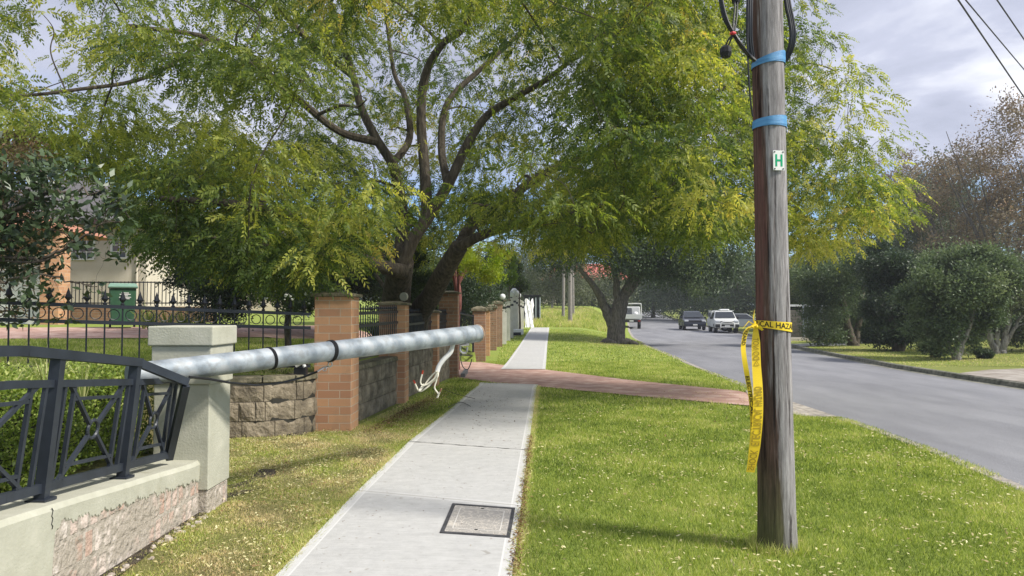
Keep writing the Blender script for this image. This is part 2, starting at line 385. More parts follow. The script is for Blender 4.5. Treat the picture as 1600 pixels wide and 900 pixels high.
# footpath: trowelled slabs with joints, drawn from position along the slab
mp_ = bpy.data.materials.new('concrete_path'); mp_.use_nodes = True; t = mp_.node_tree; L = t.links.new; Nn = t.nodes.new
b = t.nodes['Principled BSDF']; b.inputs['Roughness'].default_value = .85; b.inputs['Specular IOR Level'].default_value = .25
tcn = Nn('ShaderNodeTexCoord')
def mth(op, a, bb=None, cc=None):
    n = Nn('ShaderNodeMath'); n.operation = op
    for i, v in enumerate((a, bb, cc)):
        if v is None: continue
        if isinstance(v, (int, float)): n.inputs[i].default_value = v
        else: L(v, n.inputs[i])
    return n.outputs[0]
sp = Nn('ShaderNodeSeparateXYZ'); L(tcn.outputs['Object'], sp.inputs[0])
base = mixc(noise(2.2, 5), ramp(noise(14, 8, .7), [(.3, (.36, .36, .35)), (.7, (.48, .48, .465))]), ramp(noise(9, 8, .7), [(.3, (.39, .385, .37)), (.7, (.52, .515, .495))]))
brush = ramp(noise(1, 5, .7, (4, 60, 4)), [(.35, (.88, .88, .88)), (.6, (1, 1, 1))])
base = mixc(1.0, base, brush, 'MULTIPLY')
spots = ramp(noise(16, 3, .5), [(.66, (1, 1, 1)), (.73, (.72, .70, .66))]); base = mixc(1.0, base, spots, 'MULTIPLY')
v = mth('ADD', sp.outputs[1], mth('MULTIPLY', sp.outputs[0], .36))
jm = mth('PINGPONG', mth('SUBTRACT', v, 8.55), 1.23)
jd = mth('LESS_THAN', jm, .009)            # fine joint lines
at_ = Nn('ShaderNodeAttribute'); at_.attribute_name = 'edge'
eb = mth('LESS_THAN', at_.outputs['Fac'], .075); el = mth('MULTIPLY', mth('LESS_THAN', at_.outputs['Fac'], .083), mth('GREATER_THAN', at_.outputs['Fac'], .070))
lt = Nn('ShaderNodeRGB'); lt.outputs[0].default_value = (.58, .575, .56, 1)
dk = Nn('ShaderNodeRGB'); dk.outputs[0].default_value = (.30, .29, .26, 1)
base = mixc(mth('MULTIPLY', eb, .4), base, lt.outputs[0]); base = mixc(mth('MULTIPLY', el, .75), base, lt.outputs[0])
tj = mth('LESS_THAN', jm, .06); base = mixc(mth('MULTIPLY', tj, .35), base, lt.outputs[0])
base = mixc(mth('MULTIPLY', jd, .85), base, dk.outputs[0])
L(base, b.inputs['Base Color'])
bp = Nn('ShaderNodeBump'); bp.inputs['Strength'].default_value = .3; bp.inputs['Distance'].default_value = .01; L(noise(1, 6, .7, (25, 160, 25)), bp.inputs['Height']); L(bp.outputs[0], b.inputs['Normal'])
def footpath(y0, y1, thick=.03):
    ys = list(np.arange(y0, y1, .1 if y1 < 18 else .3)) + [y1]
    nx = 14; v = []; f = []; ed = []
    for y in ys:
        sk = 0
        for k in range(nx + 1):
            a, c = [float(q) for q in path_edges(y)]
            kk = [0, .05, .075, .15, .25, .35, .45, .5, .55, .65, .75, .85, .925, .95, 1][k]
            x = a + (c - a) * kk
            yy = y + (.0 if y0 > 16.9 or y < y1 - .01 else -.36 * (x - .5))
            v.append((x, yy, Hs(x, yy) + thick)); ed.append(min(x - a, c - x))
    n0 = len(v); 
    for i, y in enumerate(ys):   # side skirts
        for k in (0, nx):
            x0, y0_, z0 = v[i * (nx + 1) + k]; v.append((x0, y0_, z0 - .12)); ed.append(0)
    for i in range(len(ys) - 1):
        for k in range(nx): q = i * (nx + 1) + k; f.append((q, q + 1, q + nx + 2, q + nx + 1))
        f.append((i * (nx + 1), (i + 1) * (nx + 1), n0 + 2 * i + 2, n0 + 2 * i)); f.append((i * (nx + 1) + nx, n0 + 2 * i + 1, n0 + 2 * i + 3, (i + 1) * (nx + 1) + nx))
    mb = MB(); mb.v = v; mb.f = f
    o = single('footpath', mb, mp_, None, None, kind='structure')
    a = o.data.attributes.new('edge', 'FLOAT', 'POINT'); a.data.foreach_set('value', np.array(ed, np.float32)); return o
footpath(-12, 16.2); footpath(20.55, 49.5)
# dark open joint across the path
mdark = mat('dark_gap', (.03, .03, .028)); mb = MB()
for k in range(20):
    x0 = -1.25 + k * 1.43 / 20; x1 = x0 + 1.43 / 20; f_ = lambda x: 9.04 - .40 * (x + 1.25) + .012 * math.sin(x * 23)
    wd = .016 + .007 * math.sin(k * 1.7)
    mb.add([(x0, f_(x0), .0345), (x1, f_(x1), .0345), (x1, f_(x1) + wd, .0345), (x0, f_(x0) + wd, .0345)], [(0, 1, 2, 3)])
single('path_joint', mb, mdark, None, None, kind='structure')

# red driveway across the verge and up into the yard
mred = mat('red_concrete', (.32, .19, .15), (.50, .36, .30), scale=2.6, rough=.9, bump=.3, bscale=60, c3=(.41, .26, .21))
def poly_strip(name, near, far, m, lift=.018, n=60, k=14, tri=None):
    near = [Vector(p) for p in near]; far = [Vector(p) for p in far]
    def samp(P, t):
        t *= len(P) - 1; i = min(int(t), len(P) - 2); return P[i].lerp(P[i + 1], t - i)
    v = []; f = []
    for i in range(n + 1):
        a, c = samp(near, i / n), samp(far, i / n)
        for j in range(k + 1):
            p = a.lerp(c, j / k); v.append((p.x, p.y, Hs(p.x, p.y) + lift))
    for i in range(n):
        for j in range(k): q = i * (k + 1) + j; f.append((q, q + 1, q + k + 2, q + k + 1)[::-1])
    mb = MB(); mb.v = v; mb.f = f; return single(name, mb, m, None, None, smooth=True, kind='structure')
poly_strip('driveway', [(4.35, 12.35), (2.5, 13.95), (.6, 15.85), (-.4, 16.75), (-1.3, 18.0), (-3, 18.6), (-8, 17.9), (-14, 17.2), (-26, 16)],
           [(4.75, 14.75), (2.8, 17.3), (.94, 20.5), (-.1, 22.0), (-1.0, 23.6), (-3.4, 23.3), (-9, 21.6), (-14.5, 21), (-26, 20)], mred, n=90)
poly_strip('driveway_apron', [(4.3, 11.9), (4.95, 11.2)], [(4.7, 14.95), (5.06, 15.4)], mk, lift=.024, n=12, k=16)
# right-hand driveways over the road
poly_strip('neighbour_driveway', [(11.45, 16.2), (13, 16.6), (16, 17.2), (26, 19)], [(11.4, 19.0), (13, 20.2), (16, 21.2), (26, 23)], mat('stained_concrete', (.2, .17, .14), (.36, .33, .29), scale=2, bump=.3), lift=.02, n=30)
poly_strip('neighbour_driveway', [(13.35, 34.2), (14.2, 34.5), (15.4, 34.9), (16.8, 36)], [(13.75, 36.6), (14.4, 37), (15.6, 37.4), (17, 38)], mat('pale_concrete', (.36, .35, .33), (.48, .47, .45), scale=2), lift=.02, n=30)

# ---------------------------------------------------------------- service pit lid
msteel = mat('pit_frame', (.03, .03, .033), (.075, .075, .08), scale=12, rough=.6, bump=.2)
mlid = mat('pit_lid', (.30, .285, .26), (.42, .39, .35), scale=18, rough=.9, bump=.5, bscale=90, c3=(.35, .33, .30))
vt = Nn  # keep
c4 = [at(687, 836, 5.31), at(797, 843, 5.2), at(805, 797, 5.98), at(707, 790, 6.12)]
c4 = [Vector((p.x, p.y, 0)) for p in c4]; zc = Hs(-.2, 5.6) + .03
root = thing('service_pit_cover', 'square concrete pit lid in a black frame set into the near footpath', 'pit cover', (-.25, 5.65, zc))
mb = MB(); cen = sum(c4, Vector()) / 4
def inset(k): return [cen + (p - cen) * k for p in c4]
A, B = inset(1.0), inset(.9)
for i in range(4):
    j = (i + 1) % 4
    mb.hexa([Vector((*A[i].xy, zc - .01)), Vector((*A[j].xy, zc - .01)), Vector((*B[j].xy, zc - .01)), Vector((*B[i].xy, zc - .01)),
             Vector((*A[i].xy, zc + .006)), Vector((*A[j].xy, zc + .006)), Vector((*B[j].xy, zc + .005)), Vector((*B[i].xy, zc + .005))])
part('frame', mb, msteel, root)
# lid with worm-like cracks
t = mlid.node_tree; L = t.links.new; Nn = t.nodes.new; tcn = Nn('ShaderNodeTexCoord')
vo = Nn('ShaderNodeTexVoronoi'); vo.feature = 'DISTANCE_TO_EDGE'; vo.inputs['Scale'].default_value = 17
ns = Nn('ShaderNodeTexNoise'); ns.inputs['Scale'].default_value = 9; L(tcn.outputs['Object'], ns.inputs['Vector'])
vm = Nn('ShaderNodeVectorMath'); vm.operation = 'MULTIPLY_ADD'; L(ns.outputs['Color'], vm.inputs[0]); vm.inputs[1].default_value = (.12, .12, 0); L(tcn.outputs['Object'], vm.inputs[2]); L(vm.outputs[0], vo.inputs['Vector'])
lr = Nn('ShaderNodeValToRGB'); L(vo.outputs['Distance'], lr.inputs[0]); lr.color_ramp.elements[0].position = .02; lr.color_ramp.elements[0].color = (.55, .5, .43, 1); lr.color_ramp.elements[1].position = .06; lr.color_ramp.elements[1].color = (.30, .285, .26, 1)
mm = Nn('ShaderNodeMix'); mm.data_type = 'RGBA'; mm.inputs[0].default_value = .6
bs = t.nodes['Principled BSDF']; L(t.nodes['ramp'].outputs[0], mm.inputs[6]); L(lr.outputs[0], mm.inputs[7]); L(mm.outputs[2], bs.inputs['Base Color'])
mb = MB(); Cc, D = inset(.885), inset(.885)
mb.hexa([Vector((*p.xy, zc - .01)) for p in Cc] + [Vector((*p.xy, zc + .004)) for p in Cc]); lid = part('lid', mb, mlid, root)
mb = MB(); E_, F_ = inset(.70), inset(.67)
for i in range(4):
    j = (i + 1) % 4
    mb.add([(*E_[i].xy, zc + .0055), (*E_[j].xy, zc + .0055), (*F_[j].xy, zc + .0055), (*F_[i].xy, zc + .0055)], [(0, 1, 2, 3)])
part('border_line', mb, mat('pale_line', (.52, .5, .46)), lid)
for q in (cen + (A[3] + A[2] - A[0] - A[1]) * .19, cen - (A[3] + A[2] - A[0] - A[1]) * .17):
    mb = MB().lathe((q.x, q.y, zc + .004), [(.001, .002), (.013, .002), (.013, -.004)], 12); part('lifting_hole', mb, mdark, lid)
# ---------------------------------------------------------------- near rendered wall, pillar, iron fence
def render_mat(name, wall):
    m = bpy.data.materials.new(name); m.use_nodes = True; t = m.node_tree; L = t.links.new; Nn = t.nodes.new
    b = t.nodes['Principled BSDF']; b.inputs['Roughness'].default_value = .9; b.inputs['Specular IOR Level'].default_value = .15
    tcn = Nn('ShaderNodeTexCoord'); s = Nn('ShaderNodeSeparateXYZ'); L(tcn.outputs['Object'], s.inputs[0])
    def no(sc, d=6, r=.6):
        n = Nn('ShaderNodeTexNoise'); n.inputs['Scale'].default_value = sc; n.inputs['Detail'].default_value = d; n.inputs['Roughness'].default_value = r; L(tcn.outputs['Object'], n.inputs['Vector']); return n.outputs[0]
    def rp(f, st):
        r = Nn('ShaderNodeValToRGB'); L(f, r.inputs[0]); e = r.color_ramp.elements
        e[0].position = st[0][0]; e[0].color = (*st[0][1], 1); e[1].position = st[-1][0]; e[1].color = (*st[-1][1], 1)
        for p, c in st[1:-1]: q = e.new(p); q.color = (*c, 1)
        return r.outputs[0]
    c = rp(no(5, 8, .65), [(.3, (.36, .355, .285)), (.55, (.42, .415, .34)), (.75, (.49, .475, .40))])
    st = rp(no(2.3, 9, .75), [(.58, (1, 1, 1)), (.72, (.74, .72, .66))])
    mx = Nn('ShaderNodeMix'); mx.data_type = 'RGBA'; mx.blend_type = 'MULTIPLY'; mx.inputs[0].default_value = 1; L(c, mx.inputs[6]); L(st, mx.inputs[7])
    L(mx.outputs[2], b.inputs['Base Color'])
    bp = Nn('ShaderNodeBump'); bp.inputs['Strength'].default_value = .45; bp.inputs['Distance'].default_value = .008; L(no(55, 6, .6), bp.inputs['Height']); L(bp.outputs[0], b.inputs['Normal'])
    return m
mrend = render_mat('cream_render', True)
# exposed old brick, smeared with mortar
mob = brickmat('old_brick', (.60, .54, .49), (.40, .27, .21), (.38, .34, .29), bw=.10, bh=.17, mo=.016, stain=(.35, .31, .26), stain_amt=1.0)
t = mob.node_tree; nodes = [n for n in t.nodes if n.type == 'VALTORGB']; nodes[0].color_ramp.elements[0].position = .44; nodes[0].color_ramp.elements[1].position = .52
bps = [n for n in t.nodes if n.type == 'BUMP']; bps[1].inputs['Strength'].default_value = 1.0; bps[1].inputs['Distance'].default_value = .03
nzs = [n for n in t.nodes if n.type == 'TEX_NOISE']; nzs[1].inputs['Scale'].default_value = 22; nzs[1].inputs['Detail'].default_value = 8
WX = -2.46
def wtop(y): return float(np.interp(y, [-12, 3.6, 5.75], [.66, .60, .435]))
root = thing('garden_wall', 'low cream rendered wall with cracked render and exposed old brick at its foot, by the near footpath', 'wall', (WX, 4.5, 0))
ys = list(np.arange(-1, 5.80, .12)) + [5.88]
mb = MB(); v = []; f = []
RW = [random.uniform(-1, 1) for _ in range(997)]
def crack(y):  # height of the lower edge of the render
    if y < 3.98: return -.1
    return float(np.interp(y, [3.98, 4.02, 4.1, 4.4, 4.74, 5.2, 5.74, 5.9], [.0, .42, .45, .40, .375, .33, .285, .28])) + .010 * math.sin(y * 31) + .007 * math.sin(y * 77 + 1) + .007 * math.sin(y * 190) + .009 * RW[int(y * 90) % 997]
ysf = sorted(set([round(q, 4) for q in list(np.arange(-1, 3.9, .3)) + list(np.arange(3.9, 5.90, .011))]))
for y in ysf:
    zt = wtop(y); zb = crack(y); j = .004 * math.sin(y * 7)
    sec = [(WX - .015, zb - .004), (WX + .001 + j, zb + .012), (WX + .006 + j, zt - .03), (WX - .014 + j, zt), (WX - .32, zt + .005), (WX - .34, zt - .03), (WX - .34, -.1), (WX - .015, -.1)]
    v += [(x, y, z) for x, z in sec]
for i in range(len(ysf) - 1):
    for k in range(8): q = i * 8; f.append((q + k, q + (k + 1) % 8, q + 8 + (k + 1) % 8, q + 8 + k)[::-1])
f.append(tuple(range(8))); f.append(tuple((len(ysf) - 1) * 8 + k for k in range(8))[::-1])
mb.v = v; mb.f = f; part('rendered_face', mb, mrend, root)
mb = MB(); X0_, X1_ = WX - .31, WX - .008; mb.hexa([(X0_, 3.96, -.1), (X1_, 3.96, -.1), (X1_, 5.9, -.1), (X0_, 5.9, -.1), (X0_, 3.96, .5), (X1_, 3.96, .5), (X1_, 5.9, .40), (X0_, 5.9, .40)]); part('brick_footing', mb, mob, root)
mb = MB(); pts = [(WX + .0085, 3.98 + .006 * math.sin(k * 2.1), .445 + k * .014) for k in range(9)]; mb.tube(pts, .0032, 4); part('crack', mb, mdark, root)

mb = MB()
for k in range(60):
    y = random.uniform(3.9, 6.0); x = WX + .02 + abs(random.gauss(0, .05)); sz_ = random.uniform(.008, .026)
    mb.box((x, y, Hs(x, y) + sz_ * .3), (sz_ * 2, sz_ * 1.5, sz_), random.uniform(0, 3), random.uniform(.4, .9), random.uniform(.4, .9))
rb_o = single('rubble', mb, mat('mortar_chip', (.30, .25, .2), (.5, .45, .4), scale=20), 'crumbs of broken render along the foot of the low cream wall', 'rubble', kind='stuff')
# pillar (aligned with the wall)
PX, PY = WX, 5.86
root = thing('rendered_pillar', 'square cream rendered pillar with a heavy cap, beside the fallen steel pole', 'pillar', (PX - .2, PY + .22, 0))
def blk(x0, x1, y0, y1, z0, z1, gro=0):
    m_ = MB(); m_.box(((x0 + x1) / 2, (y0 + y1) / 2, (z0 + z1) / 2), (x1 - x0 + gro, y1 - y0 + gro, z1 - z0)); return m_
xa, xb, ya, yb = PX - .37, PX + .07, PY, PY + .44
part('shaft', blk(xa, xb, ya, yb, .20, 1.03), mrend, root, bevel=.008)
part('neck', blk(xa, xb, ya, yb, 1.031, 1.335, .03), mrend, root, bevel=.008)
part('cap', blk(xa, xb, ya, yb, 1.336, 1.49, .075), mrend, root, bevel=.01)
part('brick_footing', blk(xa + .01, xb - .01, ya + .01, yb - .01, -.1, .199), mob, root, bevel=.01)

# wrought iron fence, knocked out of line by the fallen pole
miron = mat('painted_iron', (.014, .018, .026), (.024, .030, .042), scale=6, rough=.45, spec=.5)
root = thing('iron_fence', 'dark grey iron fence with crossed bars and rings, bent down under the fallen pole', 'fence', (WX - .16, 4.2, .58))
FXb, FXt = WX - .13, WX - .07
def fz(y, k):   # k 0 bottom rail .. 1 second rail .. 2 top
    b0 = float(np.interp(y, [2, 3.6, 4.1, 5.67], [.72, .665, .635, .525])); m0 = float(np.interp(y, [2, 3.7, 5.5], [1.30, 1.235, 1.085])); t0 = float(np.interp(y, [2, 3.7, 5.1], [1.46, 1.41, 1.245]))
    return (b0, m0, t0)[k] if k in (0, 1, 2) else b0 + (m0 - b0) * k
def fx(y, z): 
    b0, t0 = fz(y, 0), fz(y, 2); s = (z - b0) / (t0 - b0); return FXb + (FXt - FXb) * s
def fp(y, frac, dy=0):   # frac in 0..1 between bottom and second rail
    z = fz(y, 0) + (fz(y, 1) - fz(y, 0)) * frac; return Vector((fx(y, z), y + .05 * frac + dy, z))
def rail(k, y0, y1, wd, ht):
    m_ = MB(); n = 10; 
    for i in range(n):
        ya_, yb_ = y0 + (y1 - y0) * i / n, y0 + (y1 - y0) * (i + 1) / n + .002
        m_.beam((fx(ya_, fz(ya_, k)), ya_ + .05 * (k > 0), fz(ya_, k)), (fx(yb_, fz(yb_, k)), yb_ + .05 * (k > 0), fz(yb_, k)), wd, ht)
    return m_
part('bottom_rail', rail(0, 1.0, 5.66, .035, .05), miron, root)
part('middle_rail', rail(1, 1.0, 5.60, .03, .042), miron, root)
part('top_rail', rail(2, 1.0, 4.97, .07, .055), miron, root)
pb = Vector((fx(4.97, fz(4.97, 2)), 5.01, fz(4.97, 2))); pe = at(291, 597, 5.35)
mb = MB().beam(pb, pe, .06, .055); part('bent_rail', mb, miron, root)
POSTS = [1.9, 3.0, 4.1, 4.95]
for y in POSTS:
    m_ = MB(); m_.beam((fx(y, fz(y, 0)), y, wtop(y) - .01), (fx(y, fz(y, 2)), y + .035, fz(y, 2)), .05, .06); m_.box((fx(y, fz(y, 0)), y, wtop(y) + .008), (.11, .11, .016))
    part('post', m_, miron, root)
m_ = MB(); m_.beam(Vector((fx(5.64, fz(5.64, 0)), 5.62, fz(5.64, 0) - .03)), pe + Vector((0, -.01, -.02)), .05, .05); part('post', m_, miron, root)
edges = [1.05] + POSTS + [5.64]
for a, c in zip(edges[:-1], edges[1:]):
    m_ = MB(); mid = (a + c) / 2; s = c - a
    for fr in (.09, .2, .8, .91):
        y = a + s * fr; m_.beam(fp(y, 0), fp(y, 1), .022, .022)
    R0 = .055
    for sy in (-1, 1):
        for fy in (0, 1):
            p0 = fp(mid + sy * .042, .5 + (.06 if fy else -.06)); p1 = fp(mid + sy * s * .36, float(fy)); m_.beam(p0, p1, .022, .022)
    for fy in (.17, .84): m_.beam(fp(mid - s * .3, fy), fp(mid + s * .3, fy), .02, .02)
    ly = part('lattice', m_, miron, root)
    m_ = MB(); m_.ring(fp(mid, .5), .055, .011, (0, 1, 0), (.1, 0, 1), 20, 6); part('ring', m_, miron, ly)

# hedge behind it
mhedge = leafmat('hedge_leaf', [(0, (.05, .08, .015)), (.4, (.12, .18, .03)), (.75, (.25, .33, .06)), (1, (.5, .52, .2))])
root = thing('box_hedge', 'clipped light green box hedge behind the iron fence on the low wall', 'hedge', (-3.5, 4.3, .46))
mb = MB(); mb.box((-3.62, 3.9, .78), (.9, 4.4, .5)); part('shade_core', mb, mat('hedge_inside', (.012, .016, .006)), root)  # solid near-black box stands for the deep shade inside the hedge
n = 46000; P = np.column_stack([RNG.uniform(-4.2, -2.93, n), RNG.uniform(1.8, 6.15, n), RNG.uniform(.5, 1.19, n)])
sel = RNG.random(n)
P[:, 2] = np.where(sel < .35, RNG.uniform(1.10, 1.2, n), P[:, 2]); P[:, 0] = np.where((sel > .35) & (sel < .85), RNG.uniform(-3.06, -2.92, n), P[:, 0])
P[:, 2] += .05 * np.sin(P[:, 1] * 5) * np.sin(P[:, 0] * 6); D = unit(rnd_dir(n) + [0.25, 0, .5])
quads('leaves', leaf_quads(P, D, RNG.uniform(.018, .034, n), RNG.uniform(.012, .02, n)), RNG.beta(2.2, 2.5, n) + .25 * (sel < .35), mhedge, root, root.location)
mtuft = leafmat('strappy_leaf', [(0, (.10, .15, .03)), (.5, (.28, .34, .10)), (1, (.55, .52, .28))])
def tuft(name, label, cat, c, n, h, wd, m, group=None, spread=.8, tint=(0, 1)):
    r = thing(name, label, cat, c, 0, group); V = []
    for i in range(n):
        an = random.uniform(0, 2 * math.pi); le = h * random.uniform(.5, 1.1); sp_ = spread * random.uniform(.2, 1)
        pts = []; 
        for k in range(5):
            s = k / 4; rr = sp_ * le * s ** 1.4; z = le * (s - .45 * sp_ * s ** 3); pts.append(Vector((c[0] + math.cos(an) * (rr + .02), c[1] + math.sin(an) * (rr + .02), c[2] + z)))
        side = Vector((-math.sin(an), math.cos(an), 0)) * wd / 2
        for k in range(4):
            w0, w1 = 1 - (k / 4) ** 2, 1 - ((k + 1) / 4) ** 2
            V.append([pts[k] - side * w0, pts[k] + side * w0, pts[k + 1] + side * (w1 + .02), pts[k + 1] - side * (w1 + .02)])
    V = np.array([[tuple(q) for q in vv] for vv in V]); tt = np.repeat(RNG.uniform(*tint, n), 4)
    quads('blades', V, tt, m, r, r.location); return r
tuft('grass_tuft', 'pale wiry grass tuft sprouting through the hedge by the top of the middle fence post', 'grass', tuple(at(72, 620, 4.9)), 60, .42, .006, mtuft)
tuft('grass_tuft', 'straw coloured grass tuft at the left end of the hedge', 'grass', tuple(at(8, 640, 4.6)), 40, .35, .007, mtuft)
tuft('grass_tuft', 'thin grass tuft in the hedge between the middle post and the fallen pole', 'grass', tuple(at(130, 620, 5.0)), 30, .34, .005, mtuft)

# bare dark hollow in the turf behind the cream pillar
msoil = mat('dark_soil', (.02, .016, .012), (.08, .065, .045), scale=18, rough=1, bump=.8)
mb = MB(); cs_ = [(-2.42, 6.35), (-2.30, 6.62), (-2.27, 6.9), (-2.30, 7.25), (-2.38, 7.5), (-2.52, 7.45), (-2.48, 7.0), (-2.62, 6.7), (-2.75, 6.40)]
mb.add([(x, y, Hs(x, y) + .008) for x, y in cs_], [tuple(range(len(cs_)))]); single('soil_patch', mb, msoil, None, None, kind='structure')
mb = MB(); cs_ = [(WX - .02, 3.6), (WX + .10, 3.7), (WX + .13, 4.2), (WX + .09, 4.8), (WX + .05, 5.5), (WX + .06, 5.9), (WX - .02, 5.9)]
mb.add([(x, y, Hs(x, y) + .008) for x, y in cs_], [tuple(range(len(cs_)))]); single('soil_patch', mb, msoil, None, None, kind='structure')
# ---------------------------------------------------------------- fallen steel pole
mgal = mat('galvanised_steel', (.25, .265, .275), (.34, .355, .37), scale=3.5, rough=.6, metal=.3, bump=.1, bscale=30, c3=(.30, .335, .365), detail=7, lo=.38, hi=.62, spec=.5)
t = mgal.node_tree
mpn = [n for n in t.nodes if n.type == 'MAPPING'][0]; mpn.inputs['Scale'].default_value = (3.2, 3.2, 3.2)
p0, p1 = at(203, 586, 5.22), at(746, 521, 8.25)
LP = thing('fallen_light_pole', 'fallen spiral-marked galvanised steel pole lying across the cream pillar and fence, pointing at the footpath', 'pole', tuple(p0))
ax = (p1 - p0).normalized()
# spiral weld marks: a helical band in the material, along the pole
Nn = t.nodes.new; L = t.links.new
tcn = Nn('ShaderNodeTexCoord'); dt = Nn('ShaderNodeVectorMath'); dt.operation = 'DOT_PRODUCT'; L(tcn.outputs['Object'], dt.inputs[0]); dt.inputs[1].default_value = tuple(ax + Vector((0, 0, .55)))
wv = Nn('ShaderNodeMath'); wv.operation = 'PINGPONG'; L(dt.outputs['Value'], wv.inputs[0]); wv.inputs[1].default_value = .13
nz = Nn('ShaderNodeTexNoise'); nz.inputs['Scale'].default_value = 14; nz.inputs['Detail'].default_value = 5; L(tcn.outputs['Object'], nz.inputs['Vector'])
ad = Nn('ShaderNodeMath'); ad.operation = 'MULTIPLY_ADD'; L(nz.outputs[0], ad.inputs[0]); ad.inputs[1].default_value = .16; L(wv.outputs[0], ad.inputs[2])
rr = Nn('ShaderNodeValToRGB'); L(ad.outputs[0], rr.inputs[0]); rr.color_ramp.elements[0].position = .10; rr.color_ramp.elements[0].color = (.70, .73, .76, 1); rr.color_ramp.elements[1].position = .17; rr.color_ramp.elements[1].color = (1.1, 1.1, 1.1, 1)
mxx = Nn('ShaderNodeMix'); mxx.data_type = 'RGBA'; mxx.blend_type = 'MULTIPLY'; mxx.inputs[0].default_value = 1; L(t.nodes['ramp'].outputs[0], mxx.inputs[6]); L(rr.outputs[0], mxx.inputs[7]); L(mxx.outputs[2], t.nodes['Principled BSDF'].inputs['Base Color'])
Rr = lambda s: .083 + .013 * s
pp = [p0.lerp(p1, k / 14) for k in range(15)]
mb = MB(); mb.tube(pp, [Rr(k / 14) for k in range(15)], 28, caps=False); part('shaft', mb, mgal, LP, smooth=True)
mb = MB(); mb.tube([p0 + ax * .002, p0 + ax * .004], [.082, .082], 28); part('end_plate', mb, mgal, LP)
mb = MB(); ex, ey = ax.orthogonal().normalized(), None; ey = ax.cross(ex)
mb.ring(p1, .094, .009, ex, ey, 28, 8); part('rim', mb, mat('rusty_rim', (.5, .4, .3), (.32, .2, .12), scale=10, rough=.6), LP, smooth=True)
mb = MB(); mb.tube([p1 - ax * .05, p1 - ax * .0501], [.09, .09], 24); part('end_hole', mb, mdark, LP)
mb = MB(); mb.tube([p1 - ax * .13, p1 - ax * .12], [.0975, .0975], 28, caps=False); mb.ring(p1 - ax * .12, .096, .004, ex, ey, 28, 5); part('weld_band', mb, mgal, LP, smooth=True)
mblk = mat('black_rubber', (.012, .012, .013), rough=.5); mcab = mat('black_cable', (.01, .01, .012), rough=.4, spec=.5)
def onpole(px): 
    lo, hi = 0, 1
    for _ in range(40):
        m_ = (lo + hi) / 2; q = p0.lerp(p1, m_); xx = 800 + F * q.x / (q.y * math.cos(PITCH) + (q.z - CAMH) * math.sin(PITCH))
        if xx < px: lo = m_
        else: hi = m_
    return lo
for px, wd in ((422, .028), (516, .05)):
    s = onpole(px); c = p0.lerp(p1, s); r = Rr(s) + .004
    mb = MB(); tilt = (ax + Vector((0, 0, .12 if px < 500 else -.1))).normalized(); e1 = tilt.orthogonal().normalized(); e2 = tilt.cross(e1)
    for k in range(-2, 3): mb.ring(c + ax * k * wd / 7, r, .006, e1, e2, 28, 5)
    part('rubber_band', mb, mblk, LP, smooth=True)
mst = mat('bright_steel', (.5, .5, .5), metal=.9, rough=.3)
s = onpole(516); c = p0.lerp(p1, s); dn = Vector((0, 0, -1)); cc = c + dn * (Rr(s) + .03)
mb = MB(); mb.ring(cc, .022, .006, ax, (0, 0, 1), 14, 6); q1 = cc + Vector((-.10, -.05, -.06)); mb.tube([cc + Vector((-.02, 0, -.02)), cc + Vector((-.06, -.03, -.03)), q1], .009, 6); mb.ring(cc + Vector((-.045, -.02, -.04)), .016, .005, (1, 0, 0), (0, 0, 1), 12, 5)
part('shackle', mb, mst, LP, smooth=True)
pts = [q1, at(472, 590, 6.6), at(440, 598, 6.4), at(400, 602, 6.1), at(360, 598, 5.85), at(325, 592, 5.62), at(296, 589, 5.42)]
mb = MB(); sm_pts = []
for i in range(len(pts) - 1):
    for k in range(4): sm_pts.append(pts[i].lerp(pts[i + 1], k / 4))
sm_pts.append(pts[-1]); mb.tube(sm_pts, .010, 7); part('stay_cable', mb, mcab, LP, smooth=True)
# supply cable with bared cores
def spl(P, n=6):
    P = [Vector(p) for p in P]; Q = [P[0] * 2 - P[1]] + P + [P[-1] * 2 - P[-2]]; o = []
    for i in range(1, len(Q) - 2):
        for k in range(n):
            t_ = k / n; a, b_, c_, d_ = Q[i - 1:i + 3]
            o.append(.5 * ((2 * b_) + (c_ - a) * t_ + (2 * a - 5 * b_ + 4 * c_ - d_) * t_ ** 2 + (3 * b_ - a - 3 * c_ + d_) * t_ ** 3))
    o.append(P[-1]); return o
mwh = mat('white_sheath', (.62, .62, .60), (.7, .7, .68), scale=5, rough=.55); mcore = mat('core_insulation', (.70, .67, .55), rough=.5); mredw = mat('red_core', (.45, .06, .03), rough=.5)
YD = 7.95
mb = MB(); mb.tube(spl([at(708, 536, YD), at(704, 550, YD), at(693, 562, YD - .02), at(686, 572, YD - .03), at(683, 581, YD - .04)]), [.026] * 25, 10); part('sheathed_cable', mb, mwh, LP, smooth=True)
for P_, tip in (([(684, 580), (678, 592), (664, 602), (657, 598), (660, 583)], 'r'), ([(683, 580), (676, 596), (665, 607), (655, 611), (648, 598)], 'r'), ([(682, 580), (672, 590), (660, 606), (655, 610), (662, 600)], None),
                ([(684, 580), (682, 594), (679, 606), (685, 616), (683, 621), (688, 611)], 'b'), ([(685, 580), (683, 590), (672, 600), (668, 603)], None)):
    P3 = spl([at(x, y, YD - .04 + random.uniform(-.03, .03)) for x, y in P_]); mb = MB(); mb.tube(P3, .0085, 7); w_ = part('bare_wire', mb, mcore, LP, smooth=True)
    if tip:
        d = (P3[-1] - P3[-2]).normalized(); mb = MB(); mb.tube([P3[-1] - d * .01, P3[-1] + d * .03], .0095, 7); part('wire_tip', mb, mredw if tip == 'r' else mat('copper', (.35, .2, .12), metal=.5), w_, smooth=True)
